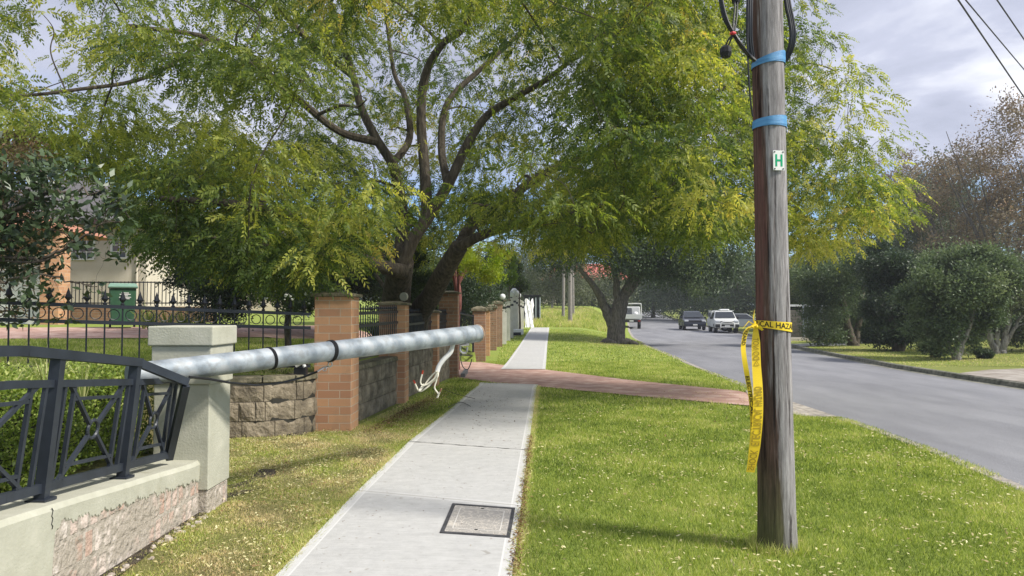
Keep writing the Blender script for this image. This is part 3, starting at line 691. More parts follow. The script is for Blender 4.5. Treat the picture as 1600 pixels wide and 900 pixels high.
mb = MB(); q = at(728, 541, YD + .1); mb.tube(spl([at(720, 537, YD + .1), at(719, 547, YD + .1), at(723, 551, YD + .1), at(729, 550, YD + .1), at(730, 542, YD + .1)]), .012, 8); mb.tube([at(719, 539, YD + .1), at(733, 538, YD + .1)], .014, 8); mb.box(tuple(at(727, 533, YD + .1)), (.05, .03, .05)); part('steel_hook', mb, mst, LP, smooth=True)
mb = MB(); mb.tube(spl([at(721, 550, YD + .1), at(720, 562, YD + .1), at(724, 574, YD + .1), at(731, 577, YD + .1), at(736, 566, YD + .1), at(737, 561, YD + .1)]), .006, 6); part('hanging_lead', mb, mcab, LP, smooth=True)

# ---------------------------------------------------------------- brick pillars and retaining wall
mor = brickmat('orange_brick', (.56, .31, .17), (.42, .215, .125), (.50, .40, .30), bw=.30, bh=.11, mo=.006, stain=(.26, .19, .13), stain_amt=.6)
mbb = brickmat('brown_brick', (.33, .19, .115), (.25, .14, .09), (.30, .25, .2), bw=.24, bh=.086, mo=.008, stain=(.11, .09, .06), stain_amt=.6)
mcap = mat('mossy_capstone', (.085, .08, .05), (.22, .19, .13), scale=9, bump=.7, bscale=45, c3=(.14, .125, .08))
mglobe = mat('globe_glass', (.62, .63, .62), rough=.25)
def bpillar(fx_, fy, w_, d_, top, label, m=None, capm=None, group='brick fence pillars along the footpath', lamp=None, caph=.075, zb=None, rz=.09):
    """front right corner at (fx_, fy)"""
    z0 = Hs(fx_ + .1, fy) if zb is None else zb; cx, cy = fx_ - w_ / 2, fy + d_ / 2
    r = thing('brick_pillar', label, 'pillar', (cx, cy, z0), 0, group)
    mb = MB(); mb.box((0, 0, (top - caph - z0) / 2 - .05), (w_, d_, top - caph - z0 + .1)); part('shaft', mb, m or mor, r, local=True, bevel=.004)
    mb = MB(); zt = top - caph - z0; mb.box((0, 0, zt + caph * .28 + .001), (w_ + .09, d_ + .09, caph * .56)); mb.box((0, 0, zt + caph * .79), (w_ + .075, d_ + .075, caph * .44), top=.35, top2=.35)
    part('cap', mb, capm or mcap, r, local=True, bevel=.008)
    if lamp:
        mb = MB(); mb.lathe((lamp[1], 0, zt + caph), [(.05, 0), (.05, .02), (.03, .04), (.03, .06)], 10); lp = part('lamp_base', mb, mblk, r, local=True)
        mb = MB(); mb.ball((lamp[1], 0, zt + caph + .05 + lamp[0]), lamp[0], 18, 12); part('globe', mb, mglobe, lp, local=True, smooth=True)
    r.rotation_euler.z = 0
    return r
bpillar(-2.17, 10.0, .50, .5, 1.885, 'nearest orange brick pillar with a mossy capstone, right behind the fallen pole')
bpillar(-1.88, 13.0, .46, .5, 1.80, 'second orange brick pillar from the cream one, with a grey disc lamp leaning on its cap', zb=0)
bpillar(-1.62, 16.1, .38, .42, 1.66, 'third and narrow orange brick pillar just before the tall gate pillar', zb=0)
bpillar(-1.32, 18.0, .46, .48, 2.13, 'tall brown brick gate pillar on the near side of the red driveway', m=mbb)
bpillar(-.86, 24.0, .42, .44, 1.80, 'brown brick gate pillar on the far side of the red driveway, just beyond the fallen pole tip', m=mbb, caph=.16)
bpillar(-.80, 26.6, .42, .44, 1.83, 'brick fence pillar second beyond the driveway, orange with a pale edge', caph=.16)
bpillar(-.62, 29.6, .40, .42, 1.92, 'dark brown brick fence pillar third beyond the driveway', m=mbb, caph=.16)
bpillar(-.42, 32.0, .42, .42, 2.10, 'dark brown brick fence pillar beside the white globe lamp, last before the cream pillars', m=mbb, caph=.14, lamp=(.13, .22))
# disc lamp on the second pillar
r = thing('disc_lamp', 'small round grey lamp tilted on the cap of the second orange brick pillar', 'lamp', (-1.94, 13.2, 1.79))
mb = MB(); mb.tube([(0, -.02, .09), (0.02, .03, .09)], [.075, .075], 20); part('lens', mb, mat('dusty_glass', (.3, .29, .25), rough=.4), r, local=True, smooth=True)
mb = MB(); mb.tube([(0, .02, 0), (0, .03, .09)], .015, 8); part('stem', mb, mblk, r, local=True)

# split-face blocks
mblock = mat('split_block', (.11, .09, .065), (.31, .26, .19), scale=5, rough=.95, bump=.9, bscale=30, c3=(.205, .17, .12), detail=9)
mblockd = mat('block_joint', (.03, .028, .022))
def blockwall(label, path, top, rows_, z0, th=.26, group='retaining wall runs between the pillars', cap=True):
    """path: list of xy of the outer face"""
    P = [Vector((*p, 0)) for p in path]; cum = [0]
    for a, c in zip(P[:-1], P[1:]): cum.append(cum[-1] + (c - a).length)
    def pt(s):
        for i in range(len(P) - 1):
            if s <= cum[i + 1] + 1e-6 or i == len(P) - 2:
                d = (P[i + 1] - P[i]).normalized(); return P[i] + d * (s - cum[i]), d
    r = thing('retaining_wall', label, 'wall', (P[0].x, P[0].y, z0), 0, group)
    ch = .075; hh = (top - ch - z0) / rows_
    for row in range(rows_):
        mb = MB(); s = -.2 * (row % 2) ; zb = z0 + row * hh
        while s < cum[-1] - .02:
            l = random.choice([.38, .40, .42, .2, .12]) ; a, c = max(s, 0) + .005, min(s + l, cum[-1]) - .005; s += l
            if c - a < .03: continue
            (pa, da), (pc, dc) = pt(a), pt(c); d = (pc - pa).normalized(); nrm = Vector((d.y, -d.x, 0)) # outwards
            if nrm.dot(Vector((1, -1, 0))) < 0: nrm = -nrm
            bl = .009 + .008 * random.random(); za, zt = zb + .004, zb + hh - .004
            nx, nz = 6, 4; vs = []; fs = []
            for j in range(nz + 1):
                for i in range(nx + 1):
                    u, w2 = i / nx, j / nz; e_ = min(u, 1 - u, w2, 1 - w2); off = (bl + random.uniform(-.005, .006)) if e_ > 0 else 0
                    q = pa.lerp(pc, u) + nrm * off; vs.append((q.x, q.y, za + (zt - za) * w2))
            for j in range(nz):
                for i in range(nx): k = j * (nx + 1) + i; fs.append((k, k + 1, k + nx + 2, k + nx + 1))
            nb = len(vs)
            for q, z in ((pa, za), (pc, za), (pc, zt), (pa, zt)): qq = q - nrm * th; vs.append((qq.x, qq.y, z))
            c0, c1, c2, c3 = 0, nx, nz * (nx + 1) + nx, nz * (nx + 1)
            fs += [tuple([nb + 1, nb, nb + 3, nb + 2]), tuple([nb + 3] + [c3 + i for i in range(nx + 1)] + [nb + 2]), tuple([nb] + [nb + 1] + list(range(nx, -1, -1))), tuple([nb] + [k * (nx + 1) for k in range(nz + 1)] + [nb + 3]), tuple([nb + 1] + [nb + 2] + [nx + k * (nx + 1) for k in range(nz, -1, -1)])]
            mb.add(vs, fs)
        part('block_course', mb, mblock, r)
    # core behind the joints
    mb = MB(); n = max(int(cum[-1] / .2), 2)
    for k in range(n):
        (a, d1), (c, d2) = pt(cum[-1] * k / n), pt(cum[-1] * (k + 1) / n); d = (c - a).normalized(); nrm = Vector((d.y, -d.x, 0)); nrm = nrm if nrm.dot(Vector((1, -1, 0))) > 0 else -nrm
        i1, i2 = a - nrm * .012, c - nrm * .012; o1, o2 = a - nrm * (th - .02), c - nrm * (th - .02)
        mb.hexa([Vector((*q.xy, z0 - .1)) for q in (i1, i2, o2, o1)] + [Vector((*q.xy, top - ch - .006)) for q in (i1, i2, o2, o1)])
    part('core', mb, mblockd, r)
    mb = MB(); s = 0
    while s < cum[-1] - .02:
        l = random.choice([.42, .5, .38, .14]); c = min(s + l, cum[-1]); (pa, _), (pc, _) = pt(s + .004), pt(c - .004); s += l
        d = (pc - pa).normalized(); nrm = Vector((d.y, -d.x, 0)); nrm = nrm if nrm.dot(Vector((1, -1, 0))) > 0 else -nrm
        o1, o2 = pa + nrm * .035, pc + nrm * .035; i1, i2 = pa - nrm * th, pc - nrm * th
        mb.hexa([Vector((*q.xy, top - ch)) for q in (o1, o2, i2, i1)] + [Vector((*q.xy, top)) for q in (o1 - nrm * .012, o2 - nrm * .012, i2, i1)])
    part('capstone', mb, mcap, r, bevel=.012); return r
blockwall('curved split-block retaining wall left of the nearest brick pillar', [(-2.62, 10.12), (-2.66, 9.86), (-2.78, 9.63), (-2.98, 9.46), (-3.22, 9.38), (-3.5, 9.34), (-3.9, 9.3), (-4.5, 9.15)], .785, 3, -.02)
blockwall('straight split-block retaining wall between the nearest and second orange brick pillars', [(-2.30, 10.45), (-2.02, 13.1)], .83, 3, -.02)
blockwall('split-block retaining wall between the second and third orange brick pillars', [(-2.0, 13.5), (-1.72, 16.2)], .92, 3, 0)
blockwall('short split-block retaining wall between the narrow third pillar and the tall gate pillar', [(-1.69, 16.5), (-1.52, 18.05)], .98, 3, 0)

# lawn behind the curved wall, level with its capstones
bed = [(-2.62, 10.3), (-2.75, 9.95), (-2.9, 9.76), (-3.08, 9.68), (-3.3, 9.62), (-3.6, 9.58), (-4.5, 9.4)]
mb = MB(); vv = [(x, y, .745) for x, y in bed] + [(x, 10.3, .745) for x, y in bed]; nb_ = len(bed); mb.add(vv, [(i, i + nb_, i + 1 + nb_, i + 1)[::-1] for i in range(1, nb_ - 1)] + [(0, 1, 1 + nb_)])
single('yard_lawn', mb, mg, None, None, kind='structure')
# spear fences
mfence = mat('black_fence_paint', (.008, .010, .016), rough=.4, spec=.5)
def spear(a, c, zb, zt, n, label, hz, fin=.11, rings=True, rails=(0, 1, 2), bar=.009, parts_fin=True, group='black spear-topped fence panels'):
    a, c = Vector((*a, 0)), Vector((*c, 0)); r = thing("spear_fence", label, 'fence', (a.x, a.y, zb), 0, group); d = (c - a)
    for z, nm in ((zb, 'bottom_rail'), (zt - .185, 'middle_rail'), (zt, 'top_rail')):
        mb = MB(); mb.beam((a.x, a.y, z), (c.x, c.y, z + hz), .04, .042); part(nm, mb, mfence, r)
    dn = d.normalized()
    for i in range(n):
        q = a.lerp(c, (i + .5) / n); dz = hz * (i + .5) / n
        mb = MB(); mb.tube([(q.x, q.y, zb - .02 + dz), (q.x, q.y, zt + .03 + dz)], bar, 6); pk = part('picket', mb, mfence, r, smooth=True)
        mb = MB(); z = zt + .03 + dz; s = fin / .11
        mb.lathe((q.x, q.y, z), [(.009 * s, -.02), (.02 * s, 0), (.009 * s, .015 * s), (.026 * s, .045 * s), (.02 * s, .07 * s), (.001, .13 * s)], 8)
        if parts_fin:
            for sg in (-1, 1):
                mb.tube([Vector((q.x, q.y, z + .015 * s)), Vector((q.x, q.y, z + .05 * s)) + dn * sg * .028 * s, Vector((q.x, q.y, z + .035 * s)) + dn * sg * .04 * s], [.006 * s, .007 * s, .003 * s], 5)
        part('finial', mb, mfence, pk)
        if rings and i < n - 1:
            q2 = a.lerp(c, (i + 1) / n); mb = MB(); mb.ring((q2.x, q2.y, zt - .092 + hz * (i + 1) / n), .058, .006, dn, (0, 0, 1), 18, 5); part('ring', mb, mfence, r)
    return r
spear((-2.72, 9.98), (-6.9, 6.75), .88, 1.575, 29, 'long black spear fence with rings between its rails, left of the nearest brick pillar', .20, fin=.14)
spear((-2.25, 10.55), (-2.02, 13.0), .93, 1.58, 20, 'short black spear fence between the nearest and second orange brick pillars', .03, rings=False, parts_fin=False, fin=.08)
spear((-1.98, 13.55), (-1.76, 16.1), .98, 1.55, 20, 'short black spear fence between the second and third orange brick pillars', .03, rings=False, parts_fin=False, fin=.08)
spear((-1.74, 16.55), (-1.60, 18.0), 1.05, 1.55, 11, 'short black spear fence beside the tall gate pillar', .02, rings=False, parts_fin=False, fin=.08)
# gate
r = thing('iron_gate', 'black iron gate standing open between the brown brick gate pillars', 'gate', (-1.28, 23.8, .1))
mb = MB(); A0 = Vector((-1.25, 23.85, .12)); A1 = Vector((-1.75, 21.6, .3))
for z in (.08, .75, 1.35): mb.beam(A0 + Vector((0, 0, z)), A1 + Vector((0, 0, z * .98)), .04, .04)
for s_ in (0, 1): q = A0.lerp(A1, s_); mb.beam(q, q + Vector((0, 0, 1.4)), .05, .05)
part('frame', mb, mfence, r)
mb = MB()
for i in range(1, 16): q = A0.lerp(A1, i / 16); mb.beam(q + Vector((0, 0, .08)), q + Vector((0, 0, 1.5 - .2 * abs(i / 8 - 1))), .018, .018)
part('bars', mb, mfence, r)
mb = MB(); mb.box((-1.20, 18.75, .06), (.10, 1.3, .09)); single('gate_track', mb, mat('galv_track', (.16, .17, .17), metal=.3, rough=.5), 'grey steel gate track on the red driveway by the tall gate pillar', 'track')
# black meter thing behind the pole on the wall
r = thing('garden_floodlight', 'black garden floodlight with a white pipe bend on top of the curved retaining wall', 'floodlight', tuple(at(470, 592, 9.75)))
mb = MB(); mb.box((0, 0, .09), (.16, .1, .12)); part('housing', mb, mblk, r, local=True, bevel=.01)
mb = MB(); mb.tube(spl([(-.05, -.06, .17), (.03, -.06, .21), (.07, -.06, .16)]), .022, 8); part('pipe_bend', mb, mwh, r, local=True, smooth=True)
mb = MB(); mb.box((-.02, 0, .19), (.2, .08, .05)); part('bracket', mb, mblk, r, local=True, bevel=.008)
mb = MB(); mb.tube([(0, 0, -.02), (0, 0, .05)], .02, 8); part('stake', mb, mblk, r, local=True)
# ---------------------------------------------------------------- wooden power pole
mw = bpy.data.materials.new('weathered_pole_wood'); mw.use_nodes = True; t = mw.node_tree; L = t.links.new; Nn = t.nodes.new
b = t.nodes['Principled BSDF']; b.inputs['Roughness'].default_value = .9; b.inputs['Specular IOR Level'].default_value = .15
tcn = Nn('ShaderNodeTexCoord'); s = Nn('ShaderNodeSeparateXYZ'); L(tcn.outputs['Object'], s.inputs[0])
grain = noise(1, 8, .75, (48, 48, 3.4)); big = noise(1, 6, .7, (11, 11, .55))
grey = ramp(grain, [(.3, (.11, .10, .10)), (.5, (.25, .235, .235)), (.72, (.44, .42, .42))])
brown = ramp(grain, [(.3, (.04, .026, .02)), (.5, (.085, .055, .042)), (.72, (.18, .11, .085))])
red = ramp(grain, [(.3, (.07, .03, .024)), (.7, (.19, .095, .08))])
side = mth('ADD', mth('MULTIPLY', mth('ADD', s.outputs[0], mth('MULTIPLY', s.outputs[2], .0235)), 5.5), mth('MULTIPLY', big, 1.5))     # side light painted into the wood: paler right, darker and redder left
f1 = Nn('ShaderNodeMapRange'); L(side, f1.inputs[0]); f1.inputs[1].default_value = .58; f1.inputs[2].default_value = .74
f2 = Nn('ShaderNodeMapRange'); L(side, f2.inputs[0]); f2.inputs[1].default_value = .32; f2.inputs[2].default_value = .50
up = Nn('ShaderNodeMapRange'); L(s.outputs[2], up.inputs[0]); up.inputs[1].default_value = .7; up.inputs[2].default_value = 1.6
redmask = mth('MULTIPLY', mth('SUBTRACT', 1.0, f2.outputs[0]), up.outputs[0])
c = mixc(f1.outputs[0], mixc(redmask, brown, red), grey)
up2 = Nn('ShaderNodeMapRange'); L(mth('ADD', s.outputs[2], mth('MULTIPLY', big, .9)), up2.inputs[0]); up2.inputs[1].default_value = 1.05; up2.inputs[2].default_value = .5
moss = ramp(grain, [(.3, (.045, .055, .02)), (.7, (.13, .14, .06))]); gm = mth('MULTIPLY', up2.outputs[0], mth('SUBTRACT', 1.0, mth('MULTIPLY', f1.outputs[0], .75)))
c = mixc(mth('MULTIPLY', gm, .75), c, moss)
crk = ramp(noise(1, 6, .65, (30, 30, .9)), [(.37, (.16, .14, .13)), (.42, (1, 1, 1))]); c = mixc(1.0, c, crk, 'MULTIPLY')
L(c, b.inputs['Base Color'])
bp = Nn('ShaderNodeBump'); bp.inputs['Strength'].default_value = .8; bp.inputs['Distance'].default_value = .012
L(mth('ADD', grain, mth('MULTIPLY', crk, .6)), bp.inputs['Height']); L(bp.outputs[0], b.inputs['Normal'])
PB = at(1215, 851, 5.06); PB.z = 0; PT = at(1198.5, 0, 5.06); dirp = (PT - PB) / PT.z
def pc(z): return Vector((PB.x + dirp.x * z, PB.y + dirp.y * z, z))
def pr(z): return float(np.interp(z, [0, .25, 1.0, 1.9, PT.z, 9], [.131, .124, .116, .109, .104, .09]))
WP = thing('power_pole', 'old weathered wooden power pole on the lawn, with blue tape bands and an H plate', 'power pole', (PB.x, PB.y, 0))
mb = MB(); n = 40; zs = [-.2, 0, .1] + [.3 * k for k in range(1, 31)]
vs = []
for z in zs:
    for k in range(n):
        an = 2 * math.pi * k / n; rr = pr(max(z, 0)) * (1 + .012 * math.sin(5 * an + 1) + .01 * math.sin(9 * an + z * .3) + (.05 * max(0, .1 - z) * 3))
        c_ = pc(z); vs.append((c_.x + rr * math.cos(an), c_.y + rr * math.sin(an), z))
fs = [(i * n + k, i * n + (k + 1) % n, (i + 1) * n + (k + 1) % n, (i + 1) * n + k) for i in range(len(zs) - 1) for k in range(n)] + [tuple((len(zs) - 1) * n + k for k in range(n))]
mb.add(vs, fs); part('shaft', mb, mw, WP, smooth=True)
def zpole(py): return at(1200, py, 4.95).z
def angband(zl, zr_, hl, hr, r_off, a0=-math.pi, a1=math.pi, n=48, ph=0):
    """a band round the pole; height varies from the left side to the right one (seen from the path)"""
    mb = MB(); v = []; 
    for k in range(n + 1):
        an = a0 + (a1 - a0) * k / n; s_ = (math.cos(an) + 1) / 2; z = zl + (zr_ - zl) * s_; h = hl + (hr - hl) * s_
        for zz_ in (z - h / 2, z + h / 2):
            c_ = pc(zz_); rr = pr(zz_) * 1.02 + r_off; v.append((c_.x + rr * math.cos(an), c_.y + rr * math.sin(an), zz_))
    mb.add(v, [(2 * k, 2 * k + 2, 2 * k + 3, 2 * k + 1) for k in range(n)]); return mb
mblue = mat('blue_tape', (.055, .20, .42), (.10, .31, .56), scale=3, rough=.45, stretch=(2, 2, 40), bump=.3, bscale=20, spec=.4)
for py_l, py_r, hl, hr in ((93, 82, .02, .062), (91, 83, .03, .05), (190, 186, .045, .062), (192, 188, .02, .055)):
    pass
for z1, z2, hl, hr in (((94, 83, .035, .088)), ((189, 186, .055, .078))):
    mb = angband(zpole(z1), zpole(z2), hl, hr, .004); mb2 = angband(zpole(z1) - .012, zpole(z2) + .006, hl * .6, hr * .8, .006); mb.add(mb2.v, mb2.f)
    part('blue_tape_band', mb, mblue, WP, smooth=True)

def text_geo(s, size=1.0):
    cu = bpy.data.curves.new('t', 'FONT'); cu.body = s; cu.size = size; cu.align_x = 'CENTER'; cu.align_y = 'CENTER'; cu.offset = size * .018
    ob = bpy.data.objects.new('t', cu); COL.objects.link(ob); dg = bpy.context.evaluated_depsgraph_get()
    me = bpy.data.meshes.new_from_object(ob.evaluated_get(dg)); v = [tuple(q.co) for q in me.vertices]; f = [tuple(p.vertices) for p in me.polygons]
    bpy.data.objects.remove(ob); bpy.data.curves.remove(cu); bpy.data.meshes.remove(me); return v, f
# H plate
def onp(an, z, off): c_ = pc(z); rr = pr(z) * 1.02 + off; return Vector((c_.x + rr * math.cos(an), c_.y + rr * math.sin(an), z))
mplate = mat('white_plate', (.66, .67, .63), (.74, .75, .72), scale=6, rough=.5); mgreen = mat('green_paint', (.0, .33, .15), rough=.5)
zc_ = zpole(251); anH = R(-90 + 8); cH = onp(anH, zc_, .008); nH = Vector((math.cos(anH), math.sin(anH), 0)); tH = Vector((-nH.y, nH.x, 0)); uH = Vector((0, 0, 1))
def plate(w_, h_, th, off):
    m_ = MB(); c_ = cH + nH * off; a, u = tH * w_ / 2, uH * h_ / 2; n_ = nH * th
    m_.hexa([c_ - a - u + n_, c_ + a - u + n_, c_ + a - u, c_ - a - u, c_ - a + u + n_, c_ + a + u + n_, c_ + a + u, c_ - a + u]); return m_
pl = part('letter_plate', plate(.080, .134, .003, 0), mplate, WP, bevel=.001)
mb = MB()
for dx, dz, w_, h_ in ((-.019, 0, .014, .082), (.019, 0, .014, .082), (0, 0, .026, .014)):
    c_ = cH + nH * .0042 + tH * dx + uH * dz; a, u = tH * w_ / 2, uH * h_ / 2; mb.add([c_ - a - u, c_ + a - u, c_ + a + u, c_ - a + u], [(0, 1, 2, 3)])
part('letter_h', mb, mgreen, pl)
for sx in (-1, 1):
    for sz in (-1, 1):
        c_ = cH + nH * .003 + tH * .030 * sx + uH * .057 * sz; mb = MB(); mb.tube([c_, c_ + nH * .003], .005, 8); part('nail', mb, mblk, pl)

# yellow hazard tape
myel = mat('yellow_tape', (.72, .50, .015), (.80, .58, .03), scale=4, rough=.4, spec=.4); mink = mat('black_ink', (.03, .025, .01), rough=.5); mink2 = mat('show_through_ink', (.36, .25, .02), rough=.5)
TP = thing('hazard_tape', 'yellow ELECTRICAL HAZARD tape wrapped and knotted round the wooden pole, two tails hanging', 'tape', tuple(onp(math.pi, zpole(512), .01)))
zl, zr_ = zpole(506), zpole(512)
mb = angband(zl, zr_, .045, .066, .006); part('wrap', mb, myel, TP, smooth=True)
def text_on_wrap(s, px0, size):
    v, f = text_geo(s, size); mb = MB(); o = []
    w_ = max(q[0] for q in v) - min(q[0] for q in v)
    for x, y, _ in v:
        an = px0 + x / .124; sx = (math.cos(an) + 1) / 2; z = zl + (zr_ - zl) * sx + y
        o.append(onp(an, z, .0075))
    mb.add(o, f); return mb
part('printed_text', text_on_wrap('ELECTRICAL HAZARD', R(-118) - .1, .052), mink, TP)
def ribbon(P, W, twist, name, m):
    """P centre line, W widths, twist angle of the across vector in the X-Y plane"""
    C = spl(P, 6); n = len(C); v = []
    for i, c_ in enumerate(C):
        tt = i / (n - 1) * (len(P) - 1); wd = float(np.interp(tt, range(len(P)), W)); tw = float(np.interp(tt, range(len(P)), twist))
        a = Vector((math.cos(tw), math.sin(tw), 0)) * wd / 2; v += [c_ - a, c_ + a]
    mb = MB(); mb.add(v, [(2 * i, 2 * i + 1, 2 * i + 3, 2 * i + 2) for i in range(n - 1)])
    return part(name, mb, m, TP, smooth=True), v, n
def text_on_ribbon(s, v, n, s0, s1, size, m, par, mirror, up=True, off=-.0035):
    """text runs along the ribbon from fraction s0 (start of the word) to s1"""
    tv, tf = text_geo(s, 1.0); x0, x1 = min(q[0] for q in tv), max(q[0] for q in tv); y0, y1 = min(q[1] for q in tv), max(q[1] for q in tv)
    o = []
    for x, y, _ in tv:
        fr = s0 + (s1 - s0) * (x - x0) / (x1 - x0); ac = (y - y0) / (y1 - y0); ac = .5 + (ac - .5) * size; 
        if mirror: ac = 1 - ac
        g = min(max(fr, 0), .9999) * (n - 1); i = int(g); k = g - i
        A_ = v[2 * i].lerp(v[2 * i + 2], k); B_ = v[2 * i + 1].lerp(v[2 * i + 3], k); q = B_.lerp(A_, ac); nn = (B_ - A_).cross(v[2 * i + 2] - v[2 * i]).normalized(); 
        if nn.y > 0: nn = -nn
        o.append(q + nn * .003)
    mb = MB(); mb.add(o, tf); return part('printed_text', mb, m, par)
YT = 4.93
rb, v, n = ribbon([at(1181, 505, YT), at(1181, 535, YT), at(1182, 570, YT - .01), at(1184.5, 610, YT - .02), at(1184, 650, YT - .02), at(1179, 700, YT - .02), at(1172.5, 738, YT - .02)],
                  [.02, .055, .062, .068, .072, .07, .052], [-.9, -.2, .1, .15, .1, -.15, -.3], 'long_tail', myel)
text_on_ribbon('SHOCK', v, n, .985, .845, .72, mink2, rb, True); text_on_ribbon('ELECTRICAL', v, n, .82, .62, .8, mink2, rb, True); text_on_ribbon('HAZARD', v, n, .605, .475, .8, mink2, rb, True)
text_on_ribbon('DO NOT', v, n, .30, .13, .7, mink2, rb, True)
mb = MB(); g = int(.33 * (n - 1)); A_, B_ = v[2 * g], v[2 * g + 1]; dwn = (v[2 * g + 4] - v[2 * g]).normalized(); ml = (A_ + B_) / 2 + Vector((0, -.003, 0)); hx = (B_ - A_).normalized()
tri = [ml + hx * .018 + dwn * .03, ml - hx * .018 + dwn * .03, ml]
for i in range(3): mb.beam(tri[i], tri[(i + 1) % 3], .0035, .001, up=(0, 1, 0))
part('warning_triangle', mb, mink2, rb)
rb, v, n = ribbon([at(1172, 510, YT - .02), at(1165, 520, YT - .03), at(1161.5, 540, YT - .03), at(1163, 560, YT - .03), at(1168, 590, YT - .02), at(1173, 620, YT - .01), at(1176, 660, YT), at(1174, 700, YT), at(1170, 735, YT)],
                  [.02, .034, .036, .034, .033, .03, .03, .028, .02], [-.3, .2, .3, .1, -.3, -.5, -.4, -.3, 0], 'short_tail', myel)
text_on_ribbon('HAZARD', v, n, .06, .245, .75, mink, rb, True, up=False); text_on_ribbon('ELECTRICAL', v, n, .49, .72, .7, mink, rb, True); text_on_ribbon('DANGER', v, n, .75, .93, .7, mink, rb, True)
# knot: crumpled ends
mb = MB()
for k in range(7):
    c0 = at(1181 + random.uniform(-6, 5), 508 + random.uniform(-6, 8), YT - .03); d1 = Vector((random.uniform(-.05, .04), random.uniform(-.02, .02), random.uniform(-.03, .06))); a_ = Vector((random.uniform(-1, 1), random.uniform(-.5, .5), random.uniform(-1, 1))).normalized() * .012
    mb.add([c0 - a_, c0 + a_, c0 + d1 + a_ * .5 + Vector((0, -.01, 0)), c0 + d1 - a_ * .5], [(0, 1, 2, 3)])
c0 = at(1181, 510, YT - .02); mb.ball(tuple(c0), .017, 8, 6, .9)
mb.tube([c0, at(1177, 497, YT - .02), at(1179, 484, YT - .01)], [.006, .004, .001], 5); mb.tube([c0, at(1170, 502, YT - .02), at(1160, 514, YT - .04)], [.006, .004, .001], 5)
part('knot', mb, myel, TP)

# cable loops at the pole's top
def cable(P, r, nm='cable', par=WP, m=mcab, n=7): mb = MB(); mb.tube(spl(P), r, n); return part(nm, mb, m, par, smooth=True)
YC = 4.95
for k, (dx, rr) in enumerate(((0, .012), (3, .010), (6, .010))):
    cable([at(1222 + dx * .3, -60, YC + .1), at(1228 + dx, 5, YC + .08), at(1233 + dx, 30, YC + .08), at(1236 + dx, 55, YC + .08), at(1232 + dx, 78, YC + .1), at(1222 + dx, 96, YC + .14)], rr)
for dx, rr in ((0, .011), (3.2, .009), (-3, .010)):
    cable([at(1173 + dx, -60, YC), at(1171 + dx, 20, YC - .02), at(1171 + dx, 60, YC), at(1175 + dx, 92, YC + .03)], rr)
cable([at(1170, -30, YC - .02), at(1168, 60, YC - .02), at(1169.5, 110, YC - .01), at(1172, 150, YC), at(1176, 182, YC + .02)], .006)
cable([at(1118, -50, YC - .1), at(1126, 0, YC - .1), at(1133, 30, YC - .1), at(1146, 52, YC - .1), at(1158, 72, YC - .08), at(1170, 86, YC - .02), at(1180, 95, YC)], .014)
cable([at(1121, -50, YC - .12), at(1128.5, 0, YC - .13), at(1136, 30, YC - .13), at(1147, 52, YC - .12), at(1162, 74, YC - .1), at(1172, 88, YC - .02)], .009)
for dx in (0, 4): cable([at(1147 + dx, -40, YC - .05), at(1148 + dx, 10, YC - .08), at(1146 + dx, 35, YC - .11), at(1145 + dx * .3, 52, YC - .13), at(1138 + dx, 62, YC - .12), at(1133 + dx, 74, YC - .1)], .006)
mb = MB(); c_ = at(1134, 80, YC - .1); mb.lathe((c_.x, c_.y, c_.z), [(.001, -.045), (.03, -.04), (.04, -.01), (.038, .02), (.022, .035), (.001, .036)], 9); part('cable_joint_box', mb, mblk, WP)
mb = MB(); c_ = at(1150, 0, YC - .06); mb.lathe((c_.x, c_.y, c_.z), [(.001, -.03), (.025, -.02), (.035, .02), (.034, .07), (.001, .08)], 9); part('cable_joint_box', mb, mblk, WP)
mb = MB(); c_ = at(1145, 52, YC - .14); mb.box(tuple(c_), (.034, .034, .018), .5); part('red_tie', mb, mat('red_tape', (.55, .05, .06), rough=.5), WP, bevel=.006)

# overhead wires
mwire = mat('overhead_wire', (.06, .055, .055), rough=.6)
def wire(a, c, r, sag, label, group='overhead wires across the street'):
    a, c = Vector(a), Vector(c); P = [a.lerp(c, k / 16) - Vector((0, 0, sag * 4 * (k / 16) * (1 - k / 16))) for k in range(17)]
    mb = MB(); mb.tube(P, r, 5); return single('overhead_wire', mb, mwire, label, 'wire', smooth=True, base=tuple(a), group=group)
def wpass(A_, px, py, Yf):   # wire from the pole through a sky point, continued to depth Yf
    B_ = at(px, py, Yf); return B_
for (za, px, py, r_, lb) in ((5.85, 1700, 298, .011, 'lowest and longest of the three overhead wires in the cloudy top right corner'), (5.5, 1700, 226, .009, 'middle of the three overhead wires in the cloudy top right corner'), (6.25, 1700, 206, .011, 'short overhead wire nearest the top right corner of the view')):
    a = pc(za); B_ = at(px, py, 20); wire(a, B_, r_, .02, lb)
# far pole that carries them, outside the view
for (a, c, lb) in ((at(1150, 425, 46), at(1800, 340, 30), 'thin pale wire low in front of the dark roadside bushes'), (at(1230, 405, 60), at(1800, 335, 34), 'thin wire in front of the brownish trees across the road')):
    wire(a, c, .014, .35, lb)
mfp = mat('grey_timber', (.18, .16, .14), (.3, .28, .26), scale=5, stretch=(8, 8, 1), rough=.9)
def tpole(px, pyb, Y, h, r_, label, lean=0):
    p = at(px, pyb, Y); z0 = Hs(p.x, p.y); th_ = thing('timber_pole', label, 'power pole', (p.x, p.y, z0), 0, 'timber poles'); mb = MB(); mb.tube([(0, 0, -.2), (lean, 0, h)], [r_, r_ * .75], 10); part('shaft', mb, mfp, th_, local=True, smooth=True)
    return th_
mb = tpole(1745, 500, 20.5, 6.6, .13, 'timber service pole across the road beyond the right edge')
q = tpole(891, 500, 54, 9, .17, 'grey timber pole on the grassy rise left of the spreading verge tree'); 
